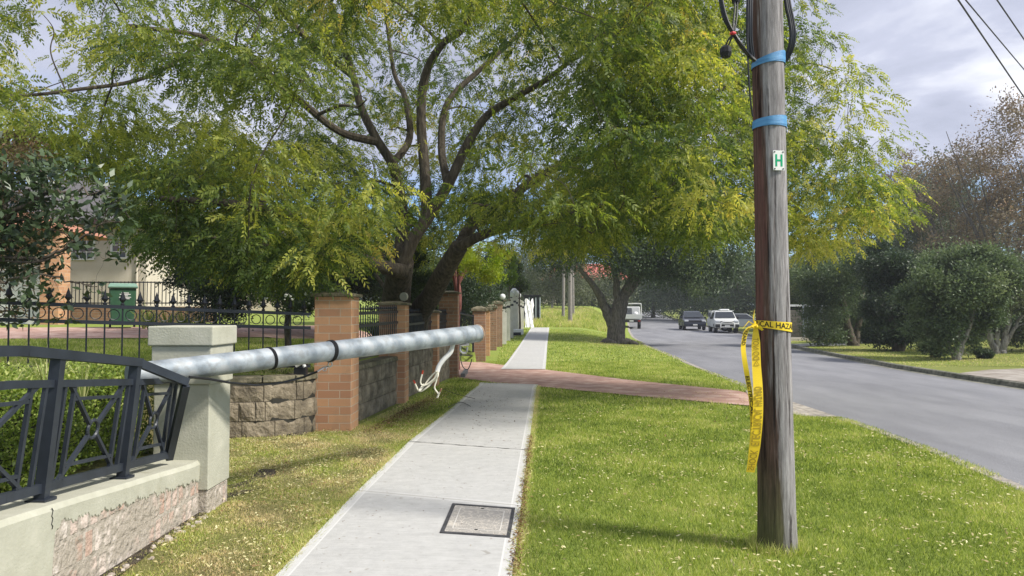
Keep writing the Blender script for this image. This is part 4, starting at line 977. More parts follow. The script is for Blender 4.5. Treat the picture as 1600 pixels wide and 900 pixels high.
q = tpole(880, 498, 58, 8, .13, 'thinner timber pole just behind the one on the grassy rise', .1)
q = tpole(896, 498, 60, 7, .10, 'thinnest timber pole on the grassy rise, right of the pair', -.05)

# ---------------------------------------------------------------- cream slim pillars with globes beyond the brick ones
mcp = mat('cream_paint', (.50, .48, .42), (.60, .58, .52), scale=3, rough=.8); mband = mat('dark_band', (.03, .03, .032), rough=.6)
names = ['first', 'second', 'third', 'fourth', 'fifth', 'sixth', 'seventh', 'eighth']
for i, y in enumerate([33.8, 36.2, 38.4, 40.4, 42.2, 44.0, 46.0, 48.0]):
    x = -.36 + .062 * (y - 32) * .92; x = (795 + (i * 4.1) - 800) / F * y if False else -.38 + (y - 33.5) * .072; z0 = Hs(x, y)
    hgt = [1.95, 1.95, 2.0, 2.15, 2.05, 1.9, 1.8, 1.7][i]
    r = thing('slim_pillar', names[i] + ' slim cream fence pillar counted from the dark brown brick ones' , 'pillar', (x, y, z0), 0, 'slim cream pillars along the footpath')
    mb = MB(); mb.box((0, 0, hgt / 2), (.20, .20, hgt)); part('shaft', mb, mcp, r, local=True, bevel=.01)
    mb = MB(); mb.box((0, 0, hgt - .28), (.212, .212, .11)); part('dark_band', mb, mband, r, local=True)
    mb = MB(); mb.box((0, 0, hgt + .035), (.27, .27, .07)); part('cap', mb, mcap if i < 2 else mcp, r, local=True, bevel=.01)
    if i in (2, 3, 4, 5):
        mb = MB(); mb.lathe((0, 0, hgt + .07), [(.05, 0), (.04, .05)], 10); lb_ = part('lamp_base', mb, mblk, r, local=True)
        mb = MB(); mb.ball((0, 0, hgt + .07 + .22), .17, 14, 10); part('globe', mb, mglobe, lb_, local=True, smooth=True)
mb = MB(); mb.box((0, 0, 0), (.9, .5, .35)); 
q = at(816, 520, 40.5); r = thing('letter_box', 'low white box with a black opening at the foot of the slim cream pillars', 'box', (q.x - .28, 40.4, Hs(q.x, 40.4)), 0)
mb = MB(); mb.box((0, 0, .22), (.6, .6, .3), .2); part('body', mb, mat('white_paint', (.7, .7, .68), rough=.5), r, local=True, bevel=.03); mb = MB(); mb.box((-.04, -.30, .12), (.5, .05, .16), .2); part('opening', mb, mblk, r, local=True)
# white sheeted panel
p = at(827, 500, 47); mb = MB(); v = []
for i in range(9):
    for j in range(9): v.append((.55 * (i / 8 - .5) * 2 * .5 + .04 * math.sin(j * 2 + i), .5 * i / 8 + .06 * math.sin(i * 1.7 + j), 1.75 * j / 8 * (1 + .06 * math.sin(i))))
v2 = [(x + .01, y + .03, z) for x, y, z in v]
f = [(i * 9 + j, i * 9 + j + 1, i * 9 + j + 10, i * 9 + j + 9) for i in range(8) for j in range(8)]
mb.add(v, f); mb.add(v2, [q[::-1] for q in f]); mb.v = [(x + p.x, y + p.y, z + Hs(p.x, p.y) + .15) for x, y, z in mb.v]
single('fence_sheet', mb, mat('white_cloth', (.68, .68, .68), (.78, .78, .78), scale=3, bump=.2), 'crumpled white sheet fixed on the fence end past the slim cream pillars', 'sheet', smooth=True)
p = at(855, 500, 57)
r = thing('shed', 'small dark shed with white posts beyond the white sheet', 'shed', (p.x - 1.2, 57, Hs(p.x, 57)))
mb = MB(); mb.box((0, 0, .9), (1.2, 1.6, 1.7)); part('wall', mb, mat('dark_cladding', (.03, .035, .04), (.06, .065, .07), scale=4), r, local=True)
for dx in (-.2, .3, .62): mb = MB(); mb.box((dx, -.86, .85), (.07, .07, 1.7)); part('post', mb, mat('blue_grey_post', (.4, .45, .48)), r, local=True)
mb = MB(); mb.box((0, 0, 1.82), (1.4, 1.9, .12)); part('roof', mb, mblk, r, local=True)

# ---------------------------------------------------------------- vehicles
mglass = mat('car_glass', (.02, .025, .03), rough=.08, spec=.8); mtyre = mat('tyre', (.015, .015, .016), rough=.85); mrim = mat('wheel_rim', (.35, .36, .38), metal=.8, rough=.35)
mtrim = mat('black_trim', (.02, .02, .022), rough=.5); mlamp = mat('headlamp', (.55, .57, .6), rough=.1, spec=.8); mtail = mat('tail_lamp', (.35, .02, .015), rough=.2); mplt = mat('number_plate', (.7, .7, .68), rough=.4)
def wheel(r, x, y, rad=.36, wd=.24, z=None):
    z = rad if z is None else z; mb = MB(); sg = 1 if x > 0 else -1
    prof = [(rad * .6, -wd / 2), (rad * .95, -wd / 2), (rad, -wd / 2 + .03), (rad, wd / 2 - .03), (rad * .95, wd / 2), (rad * .6, wd / 2)]
    def lay(pf):
        m_ = MB(); m_.lathe((0, 0, 0), pf, 20); m_.v = [(x + v[2], y + v[0], z + v[1]) for v in m_.v]; return m_
    root_ = part('wheel', lay(prof), mtyre, r, local=True, smooth=True)
    part('rim', lay([(.001, wd * .38 * sg), (rad * .2, wd * .42 * sg), (rad * .55, wd * .34 * sg), (rad * .62, wd * .44 * sg)]), mrim, root_, local=True, smooth=True)
def panel(r, name, pts, m, thick=.012, par=None, nrm=None):
    P = [Vector(p) for p in pts]; n_ = (P[1] - P[0]).cross(P[2] - P[0]).normalized() * thick
    mb = MB(); k = len(P); mb.add([p + n_ for p in P] + list(P), [tuple(range(k)), tuple(range(2 * k - 1, k - 1, -1))] + [(i, i + k, (i + 1) % k + k, (i + 1) % k) for i in range(k)]); return part(name, mb, m, par or r, local=True)
def front_bits(r, mbody, zh=.85, w_=.85, yf=-2.38, grill=True):
    for s in (-1, 1):
        mb = MB(); mb.box((s * (w_ - .17), yf + .07, zh), (.34, .2, .16)); part('headlight', mb, mlamp, r, local=True, bevel=.03)
    mb = MB(); mb.box((0, yf + .01, zh - .05), (w_ * 1.15, .08, .17)); part('grille', mb, mtrim, r, local=True, bevel=.01)
    mb = MB(); mb.box((0, yf - .02, zh - .35), (w_ * 2.05, .16, .26)); part('bumper', mb, mbody, r, local=True, bevel=.05)
    mb = MB(); mb.box((0, yf - .115, zh - .34), (.38, .02, .11)); part('number_plate', mb, mplt, r, local=True)
# SUV (dark grey)
p = at(1081, 508, 66)
mcar = mat('dark_car_paint', (.035, .04, .055), rough=.25, metal=.5, spec=.6)
r = thing('parked_car', 'dark grey car facing us, parked at the far right kerb beyond the white ute', 'car', (p.x, 66, Hs(p.x, 66)), R(-7))
hw = lambda y, z: .95 if z < 1.0 else .95 - (z - 1.0) * .42
mb = MB(); mb.hull([(-2.35, .32), (-2.42, .62), (-2.3, .86), (-1.25, 1.02), (-.45, 1.58), (.1, 1.68), (1.3, 1.62), (2.15, 1.1), (2.38, .85), (2.36, .34)], hw); part('body', mb, mcar, r, local=True, bevel=.06, smooth=True)
panel(r, 'windscreen', [(-.82, -1.22, 1.09), (.82, -1.22, 1.09), (.66, -.50, 1.57), (-.66, -.50, 1.57)], mglass, .03)
for s in (-1, 1):
    q = [(s * .925, -.95, 1.1), (s * .925, 1.75, 1.12), (s * .72, 1.25, 1.55), (s * .70, -.35, 1.55)]; panel(r, 'side_window', q if s > 0 else q[::-1], mglass, .012)
    mb = MB(); mb.box((s * 1.03, -.85, 1.12), (.2, .12, .14)); part('mirror', mb, mcar, r, local=True, bevel=.03)
    for y in (-1.5, 1.45): wheel(r, s * .84, y)
front_bits(r, mcar, .82, .9, -2.36)
# ute (white, canopy frame, bullbar, roof box)
p = at(1138, 521, 58.5)
mwp = mat('white_car_paint', (.58, .59, .58), rough=.3, spec=.5); mslv = mat('silver_car_paint', (.30, .32, .33), metal=.5, rough=.35)
r = thing('parked_ute', 'white ute with a silver bull bar and canopy, parked facing us at the right kerb', 'ute', (p.x, 60, Hs(p.x, 60)), R(-8))
hw = lambda y, z: .9 if z < 1.08 else .9 - (z - 1.08) * .32
mb = MB(); mb.hull([(-2.35, .42), (-2.42, .75), (-2.3, 1.0), (-1.3, 1.15), (-.75, 1.68), (-.4, 1.74), (.75, 1.74), (.8, 1.1), (.8, .45)], hw); part('cab', mb, mwp, r, local=True, bevel=.05, smooth=True)
mb = MB(); mb.box((0, 1.75, .83), (1.84, 1.9, .62)); part('tray', mb, mwp, r, local=True, bevel=.03)
mb = MB(); mb.box((0, 1.75, 1.44), (1.7, 1.8, .6), 0, .93, .95); cn = part('canopy', mb, mwp, r, local=True, bevel=.05)
for s in (-1, 1):
    q = [(s * .86, 1.0, 1.28), (s * .86, 2.5, 1.28), (s * .83, 2.45, 1.62), (s * .83, 1.05, 1.62)]; panel(r, 'canopy_window', q if s > 0 else q[::-1], mglass, .02, cn)
    q = [(s * .885, -1.0, 1.18), (s * .885, .62, 1.18), (s * .72, .6, 1.62), (s * .70, -.6, 1.62)]; panel(r, 'side_window', q if s > 0 else q[::-1], mglass, .02)
    mb = MB(); mb.box((s * 1.02, -.9, 1.2), (.22, .1, .18)); part('mirror', mb, mtrim, r, local=True, bevel=.03)
    for y in (-1.5, 1.55): wheel(r, s * .78, y, .38, .26)
panel(r, 'windscreen', [(-.78, -1.30, 1.20), (.78, -1.30, 1.20), (.66, -.78, 1.66), (-.66, -.78, 1.66)], mglass, .03)
front_bits(r, mtrim, .93, .88, -2.38)
mb = MB(); mb.tube(spl([(-.5, -2.52, .42), (-.52, -2.58, .6), (-.44, -2.6, .85), (0, -2.62, .9), (.44, -2.6, .85), (.52, -2.58, .6), (.5, -2.52, .42)]), .045, 8); mb.tube([(-.5, -2.56, .5), (.5, -2.56, .5)], .03, 6); part('bull_bar', mb, mplt, r, local=True, smooth=True)
mb = MB(); mb.box((.1, .1, 1.84), (.8, .9, .13), 0, .85); part('roof_box', mb, mwp, r, local=True, bevel=.04)
mb = MB(); mb.beam((-.8, .75, 1.75), (-.8, 2.6, 1.78), .05, .05); mb.beam((.8, .75, 1.75), (.8, 2.6, 1.78), .05, .05); mb.beam((-.85, -.2, 1.78), (.85, -.2, 1.78), .05, .05); part('roof_rack', mb, mwp, r, local=True)
# silver open-backed car beside, half behind the pole
p = at(1166, 520, 57)
r = thing('parked_car', 'silver grey car seen side on between the white ute and the wooden pole', 'car', (p.x + .75, 60.5, Hs(p.x + .75, 60.5)), R(75))
hw = lambda y, z: .85 if z < .95 else .85 - (z - .95) * .4
mb = MB(); mb.hull([(-2.1, .3), (-2.15, .7), (-2, .85), (-1.1, .95), (-.4, 1.42), (.9, 1.44), (1.6, .98), (2.1, .9), (2.15, .4)], hw); part('body', mb, mslv, r, local=True, bevel=.05, smooth=True)
for s in (-1, 1):
    q = [(s * .835, -.9, 1.0), (s * .835, 1.35, 1.0), (s * .69, .85, 1.37), (s * .69, -.32, 1.37)]; panel(r, 'side_window', q if s > 0 else q[::-1], mglass, .012)
    for y in (-1.35, 1.35): wheel(r, s * .75, y, .32, .2)
for s in (-1, 1):
    mb = MB(); mb.box((s * .65, -2.1, .72), (.3, .12, .14)); part('headlight', mb, mlamp, r, local=True, bevel=.02)
# tray truck seen from behind
p = at(993, 516, 70)
r = thing('tray_truck', 'white tray-back truck seen from behind, half hidden by the spreading verge tree', 'truck', (p.x - .45, 70, Hs(p.x, 70)), R(-10))
mb = MB(); mb.box((0, 3.4, 1.35), (1.85, 1.7, 1.5), 0, .92); part('cab', mb, mwp, r, local=True, bevel=.08)
mb = MB(); mb.box((0, .6, 1.0), (2.1, 3.9, .14)); part('tray', mb, mwp, r, local=True, bevel=.01)
mb = MB(); mb.box((0, -1.36, 1.14), (2.1, .05, .42)); tg = part('tailgate', mb, mwp, r, local=True, bevel=.01)
for s in (-1, 1): mb = MB(); mb.box((s * 1.04, .6, 1.2), (.04, 3.9, .3)); part('side_gate', mb, mwp, r, local=True)
for yy in (-1.2, 2.4):
    mb = MB(); mb.tube(spl([(-.98, yy, 1.1), (-.98, yy, 2.2), (-.85, yy, 2.35), (0, yy, 2.36), (.85, yy, 2.35), (.98, yy, 2.2), (.98, yy, 1.1)]), .04, 6); part('frame_hoop', mb, mplt, r, local=True, smooth=True)
mb = MB(); mb.beam((.98, -1.2, 2.25), (.98, 2.4, 2.25), .05, .05); mb.beam((-.98, -1.2, 2.25), (-.98, 2.4, 2.25), .05, .05); part('side_rail', mb, mplt, r, local=True)
mb = MB(); mb.box((-.35, .3, 1.5), (.9, 1.6, .9), .1, .9); part('toolbox', mb, mat('dark_load', (.05, .055, .06), (.1, .11, .12), scale=6), r, local=True, bevel=.05)
mb = MB(); mb.ball((.45, -.6, 1.4), .26, 10, 8, .8); part('load_sack', mb, mplt, r, local=True, smooth=True)
mb = MB(); mb.box((0, -1.3, .72), (1.9, .12, .22)); bm_ = part('rear_bar', mb, mtrim, r, local=True)
mb = MB(); mb.box((.1, -1.37, .74), (.38, .02, .11)); part('number_plate', mb, mplt, bm_, local=True)
for s in (-1, 1): mb = MB(); mb.box((s * .8, -1.37, .74), (.22, .02, .1)); part('tail_light', mb, mtail, bm_, local=True)
for s in (-1, 1):
    for y in (-.4, 3.3): wheel(r, s * .78, y, .36, .3)

# ---------------------------------------------------------------- buildings
mcream = mat('cream_wall', (.52, .46, .38), (.58, .52, .44), scale=1.5, rough=.9, bump=.2, bscale=30); mtile = mat('grey_roof_tile', (.07, .065, .07), (.14, .13, .13), scale=6, bump=.6, stretch=(1, 1, 6)); mgut = mat('dark_gutter', (.06, .03, .03), rough=.5)
mwin = mat('window_glass', (.10, .13, .16), rough=.08, spec=.7); mwf = mat('white_frame', (.7, .7, .68), rough=.5)
def window(r, c, ax_, w_, h_, bars=2, nrm=(0, -1, 0)):
    c, a, n_ = Vector(c), Vector(ax_), Vector(nrm); u = Vector((0, 0, 1)); fr = MB()
    for s in (-1, 1):
        fr.beam(c + a * s * w_ / 2 - u * h_ / 2 + n_ * .03, c + a * s * w_ / 2 + u * h_ / 2 + n_ * .03, .07, .07); fr.beam(c + u * s * h_ / 2 - a * (w_ / 2 + .035) + n_ * .034, c + u * s * h_ / 2 + a * (w_ / 2 + .035) + n_ * .034, .07, .07)
    for k in range(1, bars): x = -w_ / 2 + w_ * k / bars; fr.beam(c + a * x - u * h_ / 2 + n_ * .02, c + a * x + u * h_ / 2 + n_ * .02, .03, .03)
    for k in range(1, 3): z = -h_ / 2 + h_ * k / 3; fr.beam(c + u * z - a * w_ / 2 + n_ * .022, c + u * z + a * w_ / 2 + n_ * .022, .03, .03)
    w2 = MB(); w2.add([c - a * w_ / 2 - u * h_ / 2 + n_ * .006, c + a * w_ / 2 - u * h_ / 2 + n_ * .006, c + a * w_ / 2 + u * h_ / 2 + n_ * .006, c - a * w_ / 2 + u * h_ / 2 + n_ * .006], [(0, 1, 2, 3)])
    fo = part('window', fr, mwf, r, local=True); part('pane', w2, mwin, fo, local=True)
cx, cy = at(228, 450, 30).x, 30; zb = Hs(cx, 30) - .3; ez = at(228, 352, 30).z
r = thing('cream_house', 'cream rendered two storey house with a grey tiled roof behind the garden trees', 'house', (cx, cy, zb)); hh = ez - zb
mb = MB(); mb.box((-6, 6, hh / 2), (12, 12, hh)); part('wall', mb, mcream, r, local=True)
mb = MB(); mb.box((-2, 16.9, hh / 2 + .4), (10, 9.6, hh + .8)); part('rear_wing', mb, mcream, r, local=True)
mb = MB(); mb.add([(-12.7, -.7, hh), (.7, -.7, hh), (.7, 12.7, hh), (-12.7, 12.7, hh), (-6, 6, hh + 3.2)], [(0, 1, 4), (1, 2, 4), (2, 3, 4), (3, 0, 4), (3, 2, 1, 0)]); part('roof', mb, mtile, r, local=True)
mb = MB(); mb.add([(-7.6, 11.6, hh + .8), (3.6, 11.6, hh + .8), (3.6, 22.4, hh + .8), (-7.6, 22.4, hh + .8), (-2, 17, hh + 3.6)], [(0, 1, 4), (1, 2, 4), (2, 3, 4), (3, 0, 4), (3, 2, 1, 0)]); part('roof', mb, mtile, r, local=True)
mb = MB()
for a_, c_ in (((-12.75, -.76), (.76, -.76)), ((.76, -.76), (.76, 12.75))): mb.beam((*a_, hh + .06), (*c_, hh + .06), .14, .16)
part('gutter', mb, mgut, r, local=True)
mb = MB(); mb.tube([(-.35, -.06, 0), (-.35, -.06, hh)], .045, 8); part('downpipe', mb, mcream, r, local=True)
zwn = at(187, 388, 30).z - zb; window(r, (at(187, 388, 30).x - cx, 0, zwn), (1, 0, 0), .62, .8, 2)
window(r, (at(130, 395, 30).x - cx, 0, zwn), (1, 0, 0), .9, .9, 3); window(r, (0, 3, zwn + .2), (0, 1, 0), 1.1, 1.1, 3, (1, 0, 0)); window(r, (0, 8, zwn + .2), (0, 1, 0), 1.1, 1.1, 3, (1, 0, 0)); window(r, (3, 15, zwn + .8), (0, 1, 0), 1.2, 1.2, 3, (1, 0, 0)); window(r, (3, 19, zwn + .8), (0, 1, 0), 1.2, 1.2, 3, (1, 0, 0))
# second house left: orange brick pier with white garage door
p = at(76, 500, 23.5); zb = Hs(p.x, 23.5) - .1
r = thing('brick_garage', 'orange brick garage with a white door, at the far left behind the spear fence', 'garage', (p.x, 23.5, zb))
mb = MB(); mb.box((0, .3, 1.55), (.6, .6, 3.1)); part('pier', mb, mor, r, local=True)
mb = MB(); mb.box((-3.1, .35, 2.75), (5.6, .4, .7)); mb.box((-6.3, .35, 1.55), (.8, .4, 3.1)); mb.box((-4.2, 2.0, 1.55), (5.0, 2.4, 3.09)); part('wall', mb, mor, r, local=True)
mb = MB()
for k in range(8): mb.box((-3.1, .60, .02 + .15 + k * .295), (5.5, .06, .285))
part('door', mb, mwf, r, local=True)
mb = MB(); mb.add([(-7.4, -.3, 3.12), (.4, -.3, 3.12), (.4, 3.5, 3.12), (-7.4, 3.5, 3.12), (-5.6, 1.6, 3.9), (-1.6, 1.6, 3.9)], [(0, 1, 5, 4), (1, 2, 5), (2, 3, 4, 5), (3, 0, 4), (3, 2, 1, 0)]); part('roof', mb, mat('terracotta_tile', (.30, .12, .07), (.42, .2, .13), scale=6, bump=.5), r, local=True)
# pool-style railing on a low brick wall
a, c = at(88, 490, 25.5), at(330, 490, 25.5); z0 = Hs(a.x, 25.5)
r = thing('railing_fence', 'thin black railing on a low brick wall in front of the cream house', 'fence', (a.x, 25.5, z0))
zt = at(100, 441, 25.5).z; zm = at(100, 479, 25.5).z
mb = MB(); mb.box(((a.x + c.x) / 2, 25.6, (z0 + zm) / 2 - .1), (c.x - a.x, .25, zm - z0 + .2)); part('low_wall', mb, mbb, r)
mb = MB()
for z in (zt, zm + .12): mb.beam((a.x, 25.5, z), (c.x, 25.5, z), .04, .04)
part('rail', mb, mfence, r)
mb = MB(); x = a.x
while x < c.x: mb.box((x, 25.5, (zm + zt) / 2 + .03), (.022, .022, zt - zm)); x += .13
part('bars', mb, mfence, r)
# wheelie bin
p = at(191, 512, 21); z0 = Hs(p.x, 21)
mbin = mat('green_bin_plastic', (.03, .085, .045), (.045, .115, .06), scale=5, rough=.5); r = thing('wheelie_bin', 'green wheelie bin with a pale lid beside the red driveway, behind the spear fence', 'bin', (p.x, 21, z0), R(28))
mb = MB(); mb.box((0, 0, .53), (.5, .56, .9), 0, 1.18, 1.2); part('body', mb, mbin, r, local=True, bevel=.03)
mb = MB(); mb.hull([(-.38, .98), (-.40, 1.03), (-.2, 1.11), (.25, 1.13), (.4, 1.08), (.4, 1.0)], lambda y, z: .33 if z < 1.06 else .29); lid = part('lid', mb, mat('pale_green_lid', (.12, .22, .16), (.16, .27, .2), scale=5, rough=.45), r, local=True, bevel=.02)
mb = MB(); mb.tube([(-.26, .42, 1.03), (.26, .42, 1.03)], .02, 8); part('handle', mb, mblk, r, local=True)
mb = MB()
for k, w_ in enumerate((.16, .24, .12, .26, .2)): mb.add([(-w_ / 2 + .05, -.336 + .0 * k, .86 - k * .035), (w_ / 2 + .05, -.336, .86 - k * .035), (w_ / 2 + .05, -.338, .88 - k * .035), (-w_ / 2 + .05, -.338, .88 - k * .035)], [(0, 1, 2, 3)])
part('printed_label', mb, mwf, r, local=True)
for s in (-1, 1): wheel(r, s * .27, .28, .11, .05)
r.scale = (1.14, 1.14, 1.14)
# across the road: block wall, letter boxes, pale garage
mstone = brickmat('block_stone', (.20, .185, .15), (.26, .235, .19), (.12, .11, .09), bw=.4, bh=.19, mo=.012)
p = at(1249, 524, 44); z0 = Hs(p.x, 44)
r = thing('stone_wall', 'short grey block wall with a dark opening beneath a white beam, right of the wooden pole across the road', 'wall', (p.x, 44, z0))
mb = MB(); mb.box((0, .2, .75), (1.1, .4, 1.7)); mb.box((-.1, .2, 1.66), (1.3, .42, .1)); part('wall', mb, mstone, r, local=True)
r = thing('carport', 'dark carport with a thin white roof edge behind the grey block wall', 'carport', (p.x + .9, 45.5, Hs(p.x, 47)))
mb = MB(); mb.box((0, 1.2, 2.0), (2.9, 2.6, .12)); part('roof', mb, mwf, r, local=True)
for dx in (-1.35, 1.35): mb = MB(); mb.box((dx, 0, .96), (.1, .1, 1.92)); part('post', mb, mtrim, r, local=True)
mb = MB(); mb.box((0, 2.3, .96), (2.8, .1, 1.92)); part('back_wall', mb, mtrim, r, local=True)
p = at(1277, 524, 42.5)
r = thing('side_gate', 'pale grey panel gate beside the short block wall across the road', 'gate', (p.x, 43.2, Hs(p.x, 43)))
mb = MB(); mb.box((0, 0, .95), (.95, .06, 1.3)); part('panel', mb, mat('pale_blue_grey', (.30, .33, .36), (.36, .39, .42), scale=3), r, local=True)
for dx in (-.5, .5): mb = MB(); mb.box((dx, 0, 1.05), (.09, .09, 2.1)); part('post', mb, mat('pale_blue_grey', (.30, .33, .36)), r, local=True)
for dx, lb in ((1275, 'striped black and white chair left of the pair on the terrace across the road'), (1282, 'striped black and white chair right of the pair on the terrace across the road')):
    p = at(dx, 524, 41.5); r = thing('deck_chair', lb, 'chair', (p.x, 41.5, Hs(p.x, 41.5)), R(20)); 
    mb = MB(); mb.beam((-.25, -.2, .3), (-.25, .25, .65), .12, .4); part('backrest', mb, mwf, r, local=True)
    mb = MB(); mb.beam((-.1, -.3, .2), (.15, .2, .28), .12, .4); part('seat', mb, mtrim, r, local=True)
    for sx in (-.25, .15): mb = MB(); mb.tube([(sx, -.2, 0), (sx, -.2, .25)], .02, 6); part('leg', mb, mwf, r, local=True)
p0_, p1_ = at(1236, 527, 41), at(1300, 530, 40)
mb = MB(); mb.box(((p0_.x + p1_.x) / 2, 41.2, Hs(p0_.x, 41) + .07), (p1_.x - p0_.x + .5, .4, .2)); single('garden_edging', mb, mat('pale_edging', (.4, .37, .33), (.5, .46, .4), scale=4), 'low pale edging in front of the block wall across the road', 'edging', bevel=.02)
for k, (px, py, lb) in enumerate(((1282, 528, 'small orange terracotta planter by the low pale edging across the road'), (1306, 532, 'small orange terracotta planter under the dark leaning tree across the road'))):
    p = at(px, py, 39); z0 = Hs(p.x, 39); r = thing('planter', lb, 'planter', (p.x, 39, z0)); mb = MB(); mb.lathe((0, 0, 0), [(.001, 0), (.14, 0), (.2, .26), (.22, .26), (.22, .31), (.17, .31), (.16, .27), (.001, .27)], 14); part('pot', mb, mat('terracotta', (.45, .14, .06), rough=.8), r, local=True)
    mb = MB(); 
    for j in range(14): an = j * 2.4; mb.tube([(0, 0, .27), (.1 * math.cos(an), .1 * math.sin(an), .42), (.22 * math.cos(an), .22 * math.sin(an), .45)], [.012, .01, .002], 4)
    part('plant', mb, mat('succulent', (.05, .1, .03)), r, local=True)
# distant house above the trees
p = at(1275, 408, 78)
r = thing('distant_house', 'distant house with a pinkish wall showing above the trees right of the wooden pole', 'house', (p.x, 78, 0))
mb = MB(); mb.box((0, 3, 3.4), (4.5, 6, 6.8)); part('wall', mb, mat('pink_wall', (.34, .26, .22), (.42, .34, .3), scale=2), r, local=True)
mb = MB(); mb.add([(-2.8, -.5, 6.8), (2.8, -.5, 6.8), (2.8, 6.5, 6.8), (-2.8, 6.5, 6.8), (-.6, 3, 8.2), (.6, 3, 8.2)], [(0, 1, 5, 4), (1, 2, 5), (2, 3, 4, 5), (3, 0, 4), (3, 2, 1, 0)]); part('roof', mb, mtile, r, local=True)
for dx in (-1.2, 1.0): window(r, (dx, 0, 5.6), (1, 0, 0), .9, 1.1, 2)
# red roofed house behind the verge tree
p = at(915, 470, 95)
r = thing('red_roof_house', 'low house with a red tiled roof glimpsed behind the spreading verge tree', 'house', (p.x, 95, Hs(p.x, 95)))
mb = MB(); mb.box((0, 4, 1.5), (11, 8, 3)); part('wall', mb, mcream, r, local=True)
mb = MB(); mb.add([(-6.2, -.7, 3), (6.2, -.7, 3), (6.2, 8.7, 3), (-6.2, 8.7, 3), (-3, 4, 5.4), (3, 4, 5.4)], [(0, 1, 5, 4), (1, 2, 5), (2, 3, 4, 5), (3, 0, 4), (3, 2, 1, 0)]); part('roof', mb, mat('red_tile', (.38, .09, .07), (.5, .16, .12), scale=4, bump=.4), r, local=True)
for dx in (-3.5, 0, 3.5): window(r, (dx, 0, 1.6), (1, 0, 0), 1.4, 1.2, 2)
# ---------------------------------------------------------------- trees
mbark = mat('dark_bark', (.045, .036, .027), (.13, .108, .082), scale=6, rough=.95, bump=1.0, bscale=22, stretch=(3, 3, .8), c3=(.085, .07, .052))
mbark2 = mat('grey_bark', (.07, .062, .052), (.19, .17, .145), scale=6, rough=.95, bump=1.0, bscale=20, stretch=(3, 3, .8))
mbark3 = mat('pale_bark', (.16, .14, .12), (.42, .39, .35), scale=5, rough=.9, bump=.8, bscale=15, stretch=(3, 3, .8))
mbark4 = mat('red_bark', (.10, .035, .03), (.22, .09, .075), scale=5, rough=.9, bump=.6, bscale=15, stretch=(3, 3, .8))
class Skel:
    def __init__(s): s.mb = MB(); s.P = []; s.Rd = []
    def limb(s, pts, r0, r1, n=10, wob=.0, taper=1.0):
        Q = spl(pts, 6); m = len(Q); 
        if wob: Q = [q if i in (0,) else q + Vector((random.gauss(0, wob), random.gauss(0, wob), random.gauss(0, wob))) for i, q in enumerate(Q)]
        rad = [r0 + (r1 - r0) * (i / (m - 1)) ** taper for i in range(m)]
        s.mb.tube(Q, rad, n); s.P += [tuple(q) for q in Q]; s.Rd += rad; return Q
    def twig(s, target, r1=.006, n=5, thick=.5, droop=.15, rmax=.08):
        A = np.array(s.P); tg = np.array(tuple(target)); d = np.linalg.norm(A - tg, axis=1) + .6 * np.maximum(0, A[:, 2] - tg[2]); i = int(np.argmin(d))
        a = Vector(s.P[i]); c = Vector(target); Ln = (c - a).length
        if Ln < .05: return
        r0 = min(s.Rd[i] * thick, rmax, .012 + .018 * Ln); 
        m1 = a.lerp(c, .35) + Vector((random.gauss(0, .07), random.gauss(0, .07), random.gauss(0, .04) + droop * .5)) * Ln
        m2 = a.lerp(c, .7) + Vector((random.gauss(0, .06), random.gauss(0, .06), random.gauss(0, .04) + droop * .5)) * Ln
        s.limb([a, m1, m2, c], r0, r1, n)

# --- the big feathery tree over the fence
stops = [(0, (.035, .065, .014)), (.30, (.085, .13, .026)), (.55, (.225, .265, .048)), (.75, (.42, .42, .095)), (.92, (.47, .42, .10)), (1, (.50, .36, .09))]
mfeather = leafmat('feathery_leaf', stops, trans=.5)
base = Vector((-2.55, 15.4, Hs(-2.6, 15.4)))
T = thing('spreading_tree', 'big spreading feathery-leaved tree with several dark leaning trunks, rising behind the brick fence pillars', 'tree', tuple(base))
S = Skel(); a_ = lambda px, py, Y: at(px, py, Y)
S.limb([(base.x, base.y, base.z - .2), a_(618, 478, 15.1), a_(622, 440, 14.6), a_(628, 408, 14.2)], .33, .235, 14)
S.limb([(base.x + .42, base.y + .4, base.z - .2), a_(656, 490, 15.4), a_(672, 465, 14.8), a_(694, 425, 14), a_(718, 385, 13.5)], .26, .155, 14)
S.limb([a_(632, 425, 14.1), a_(590, 415, 13.5), a_(560, 402, 12.8), a_(515, 375, 12.0), a_(450, 335, 11.0), a_(360, 318, 10.2), a_(250, 310, 9.6)], .145, .035, 10)
S.limb([a_(628, 415, 14.2), a_(645, 375, 14.2), a_(672, 335, 14.2), a_(702, 285, 14.1), a_(732, 222, 14), a_(762, 180, 13.9), a_(805, 152, 13.6), a_(860, 120, 13), a_(930, 60, 12.6)], .14, .035, 12)
S.limb([a_(668, 340, 14.2), a_(664, 270, 14.4), a_(658, 190, 14.6), a_(664, 120, 14.6), a_(690, 70, 14.4), a_(728, 38, 14.2), a_(770, -60, 14), a_(800, -200, 14)], .115, .045, 12)
S.limb([a_(625, 405, 14.3), a_(628, 330, 14.8), a_(615, 262, 15), a_(590, 220, 15), a_(565, 170, 15), a_(552, 120, 15), a_(520, 20, 15), a_(500, -80, 15)], .125, .045, 10)
S.limb([a_(612, 258, 15), a_(640, 215, 15.4), a_(632, 150, 15.6), a_(615, 110, 15.8), a_(600, 0, 16)], .09, .03, 8)
S.limb([a_(590, 222, 15), a_(530, 205, 14.4), a_(460, 150, 13.6), a_(400, 100, 12.6), a_(330, 60, 11.8), a_(200, 40, 11)], .09, .03, 8)
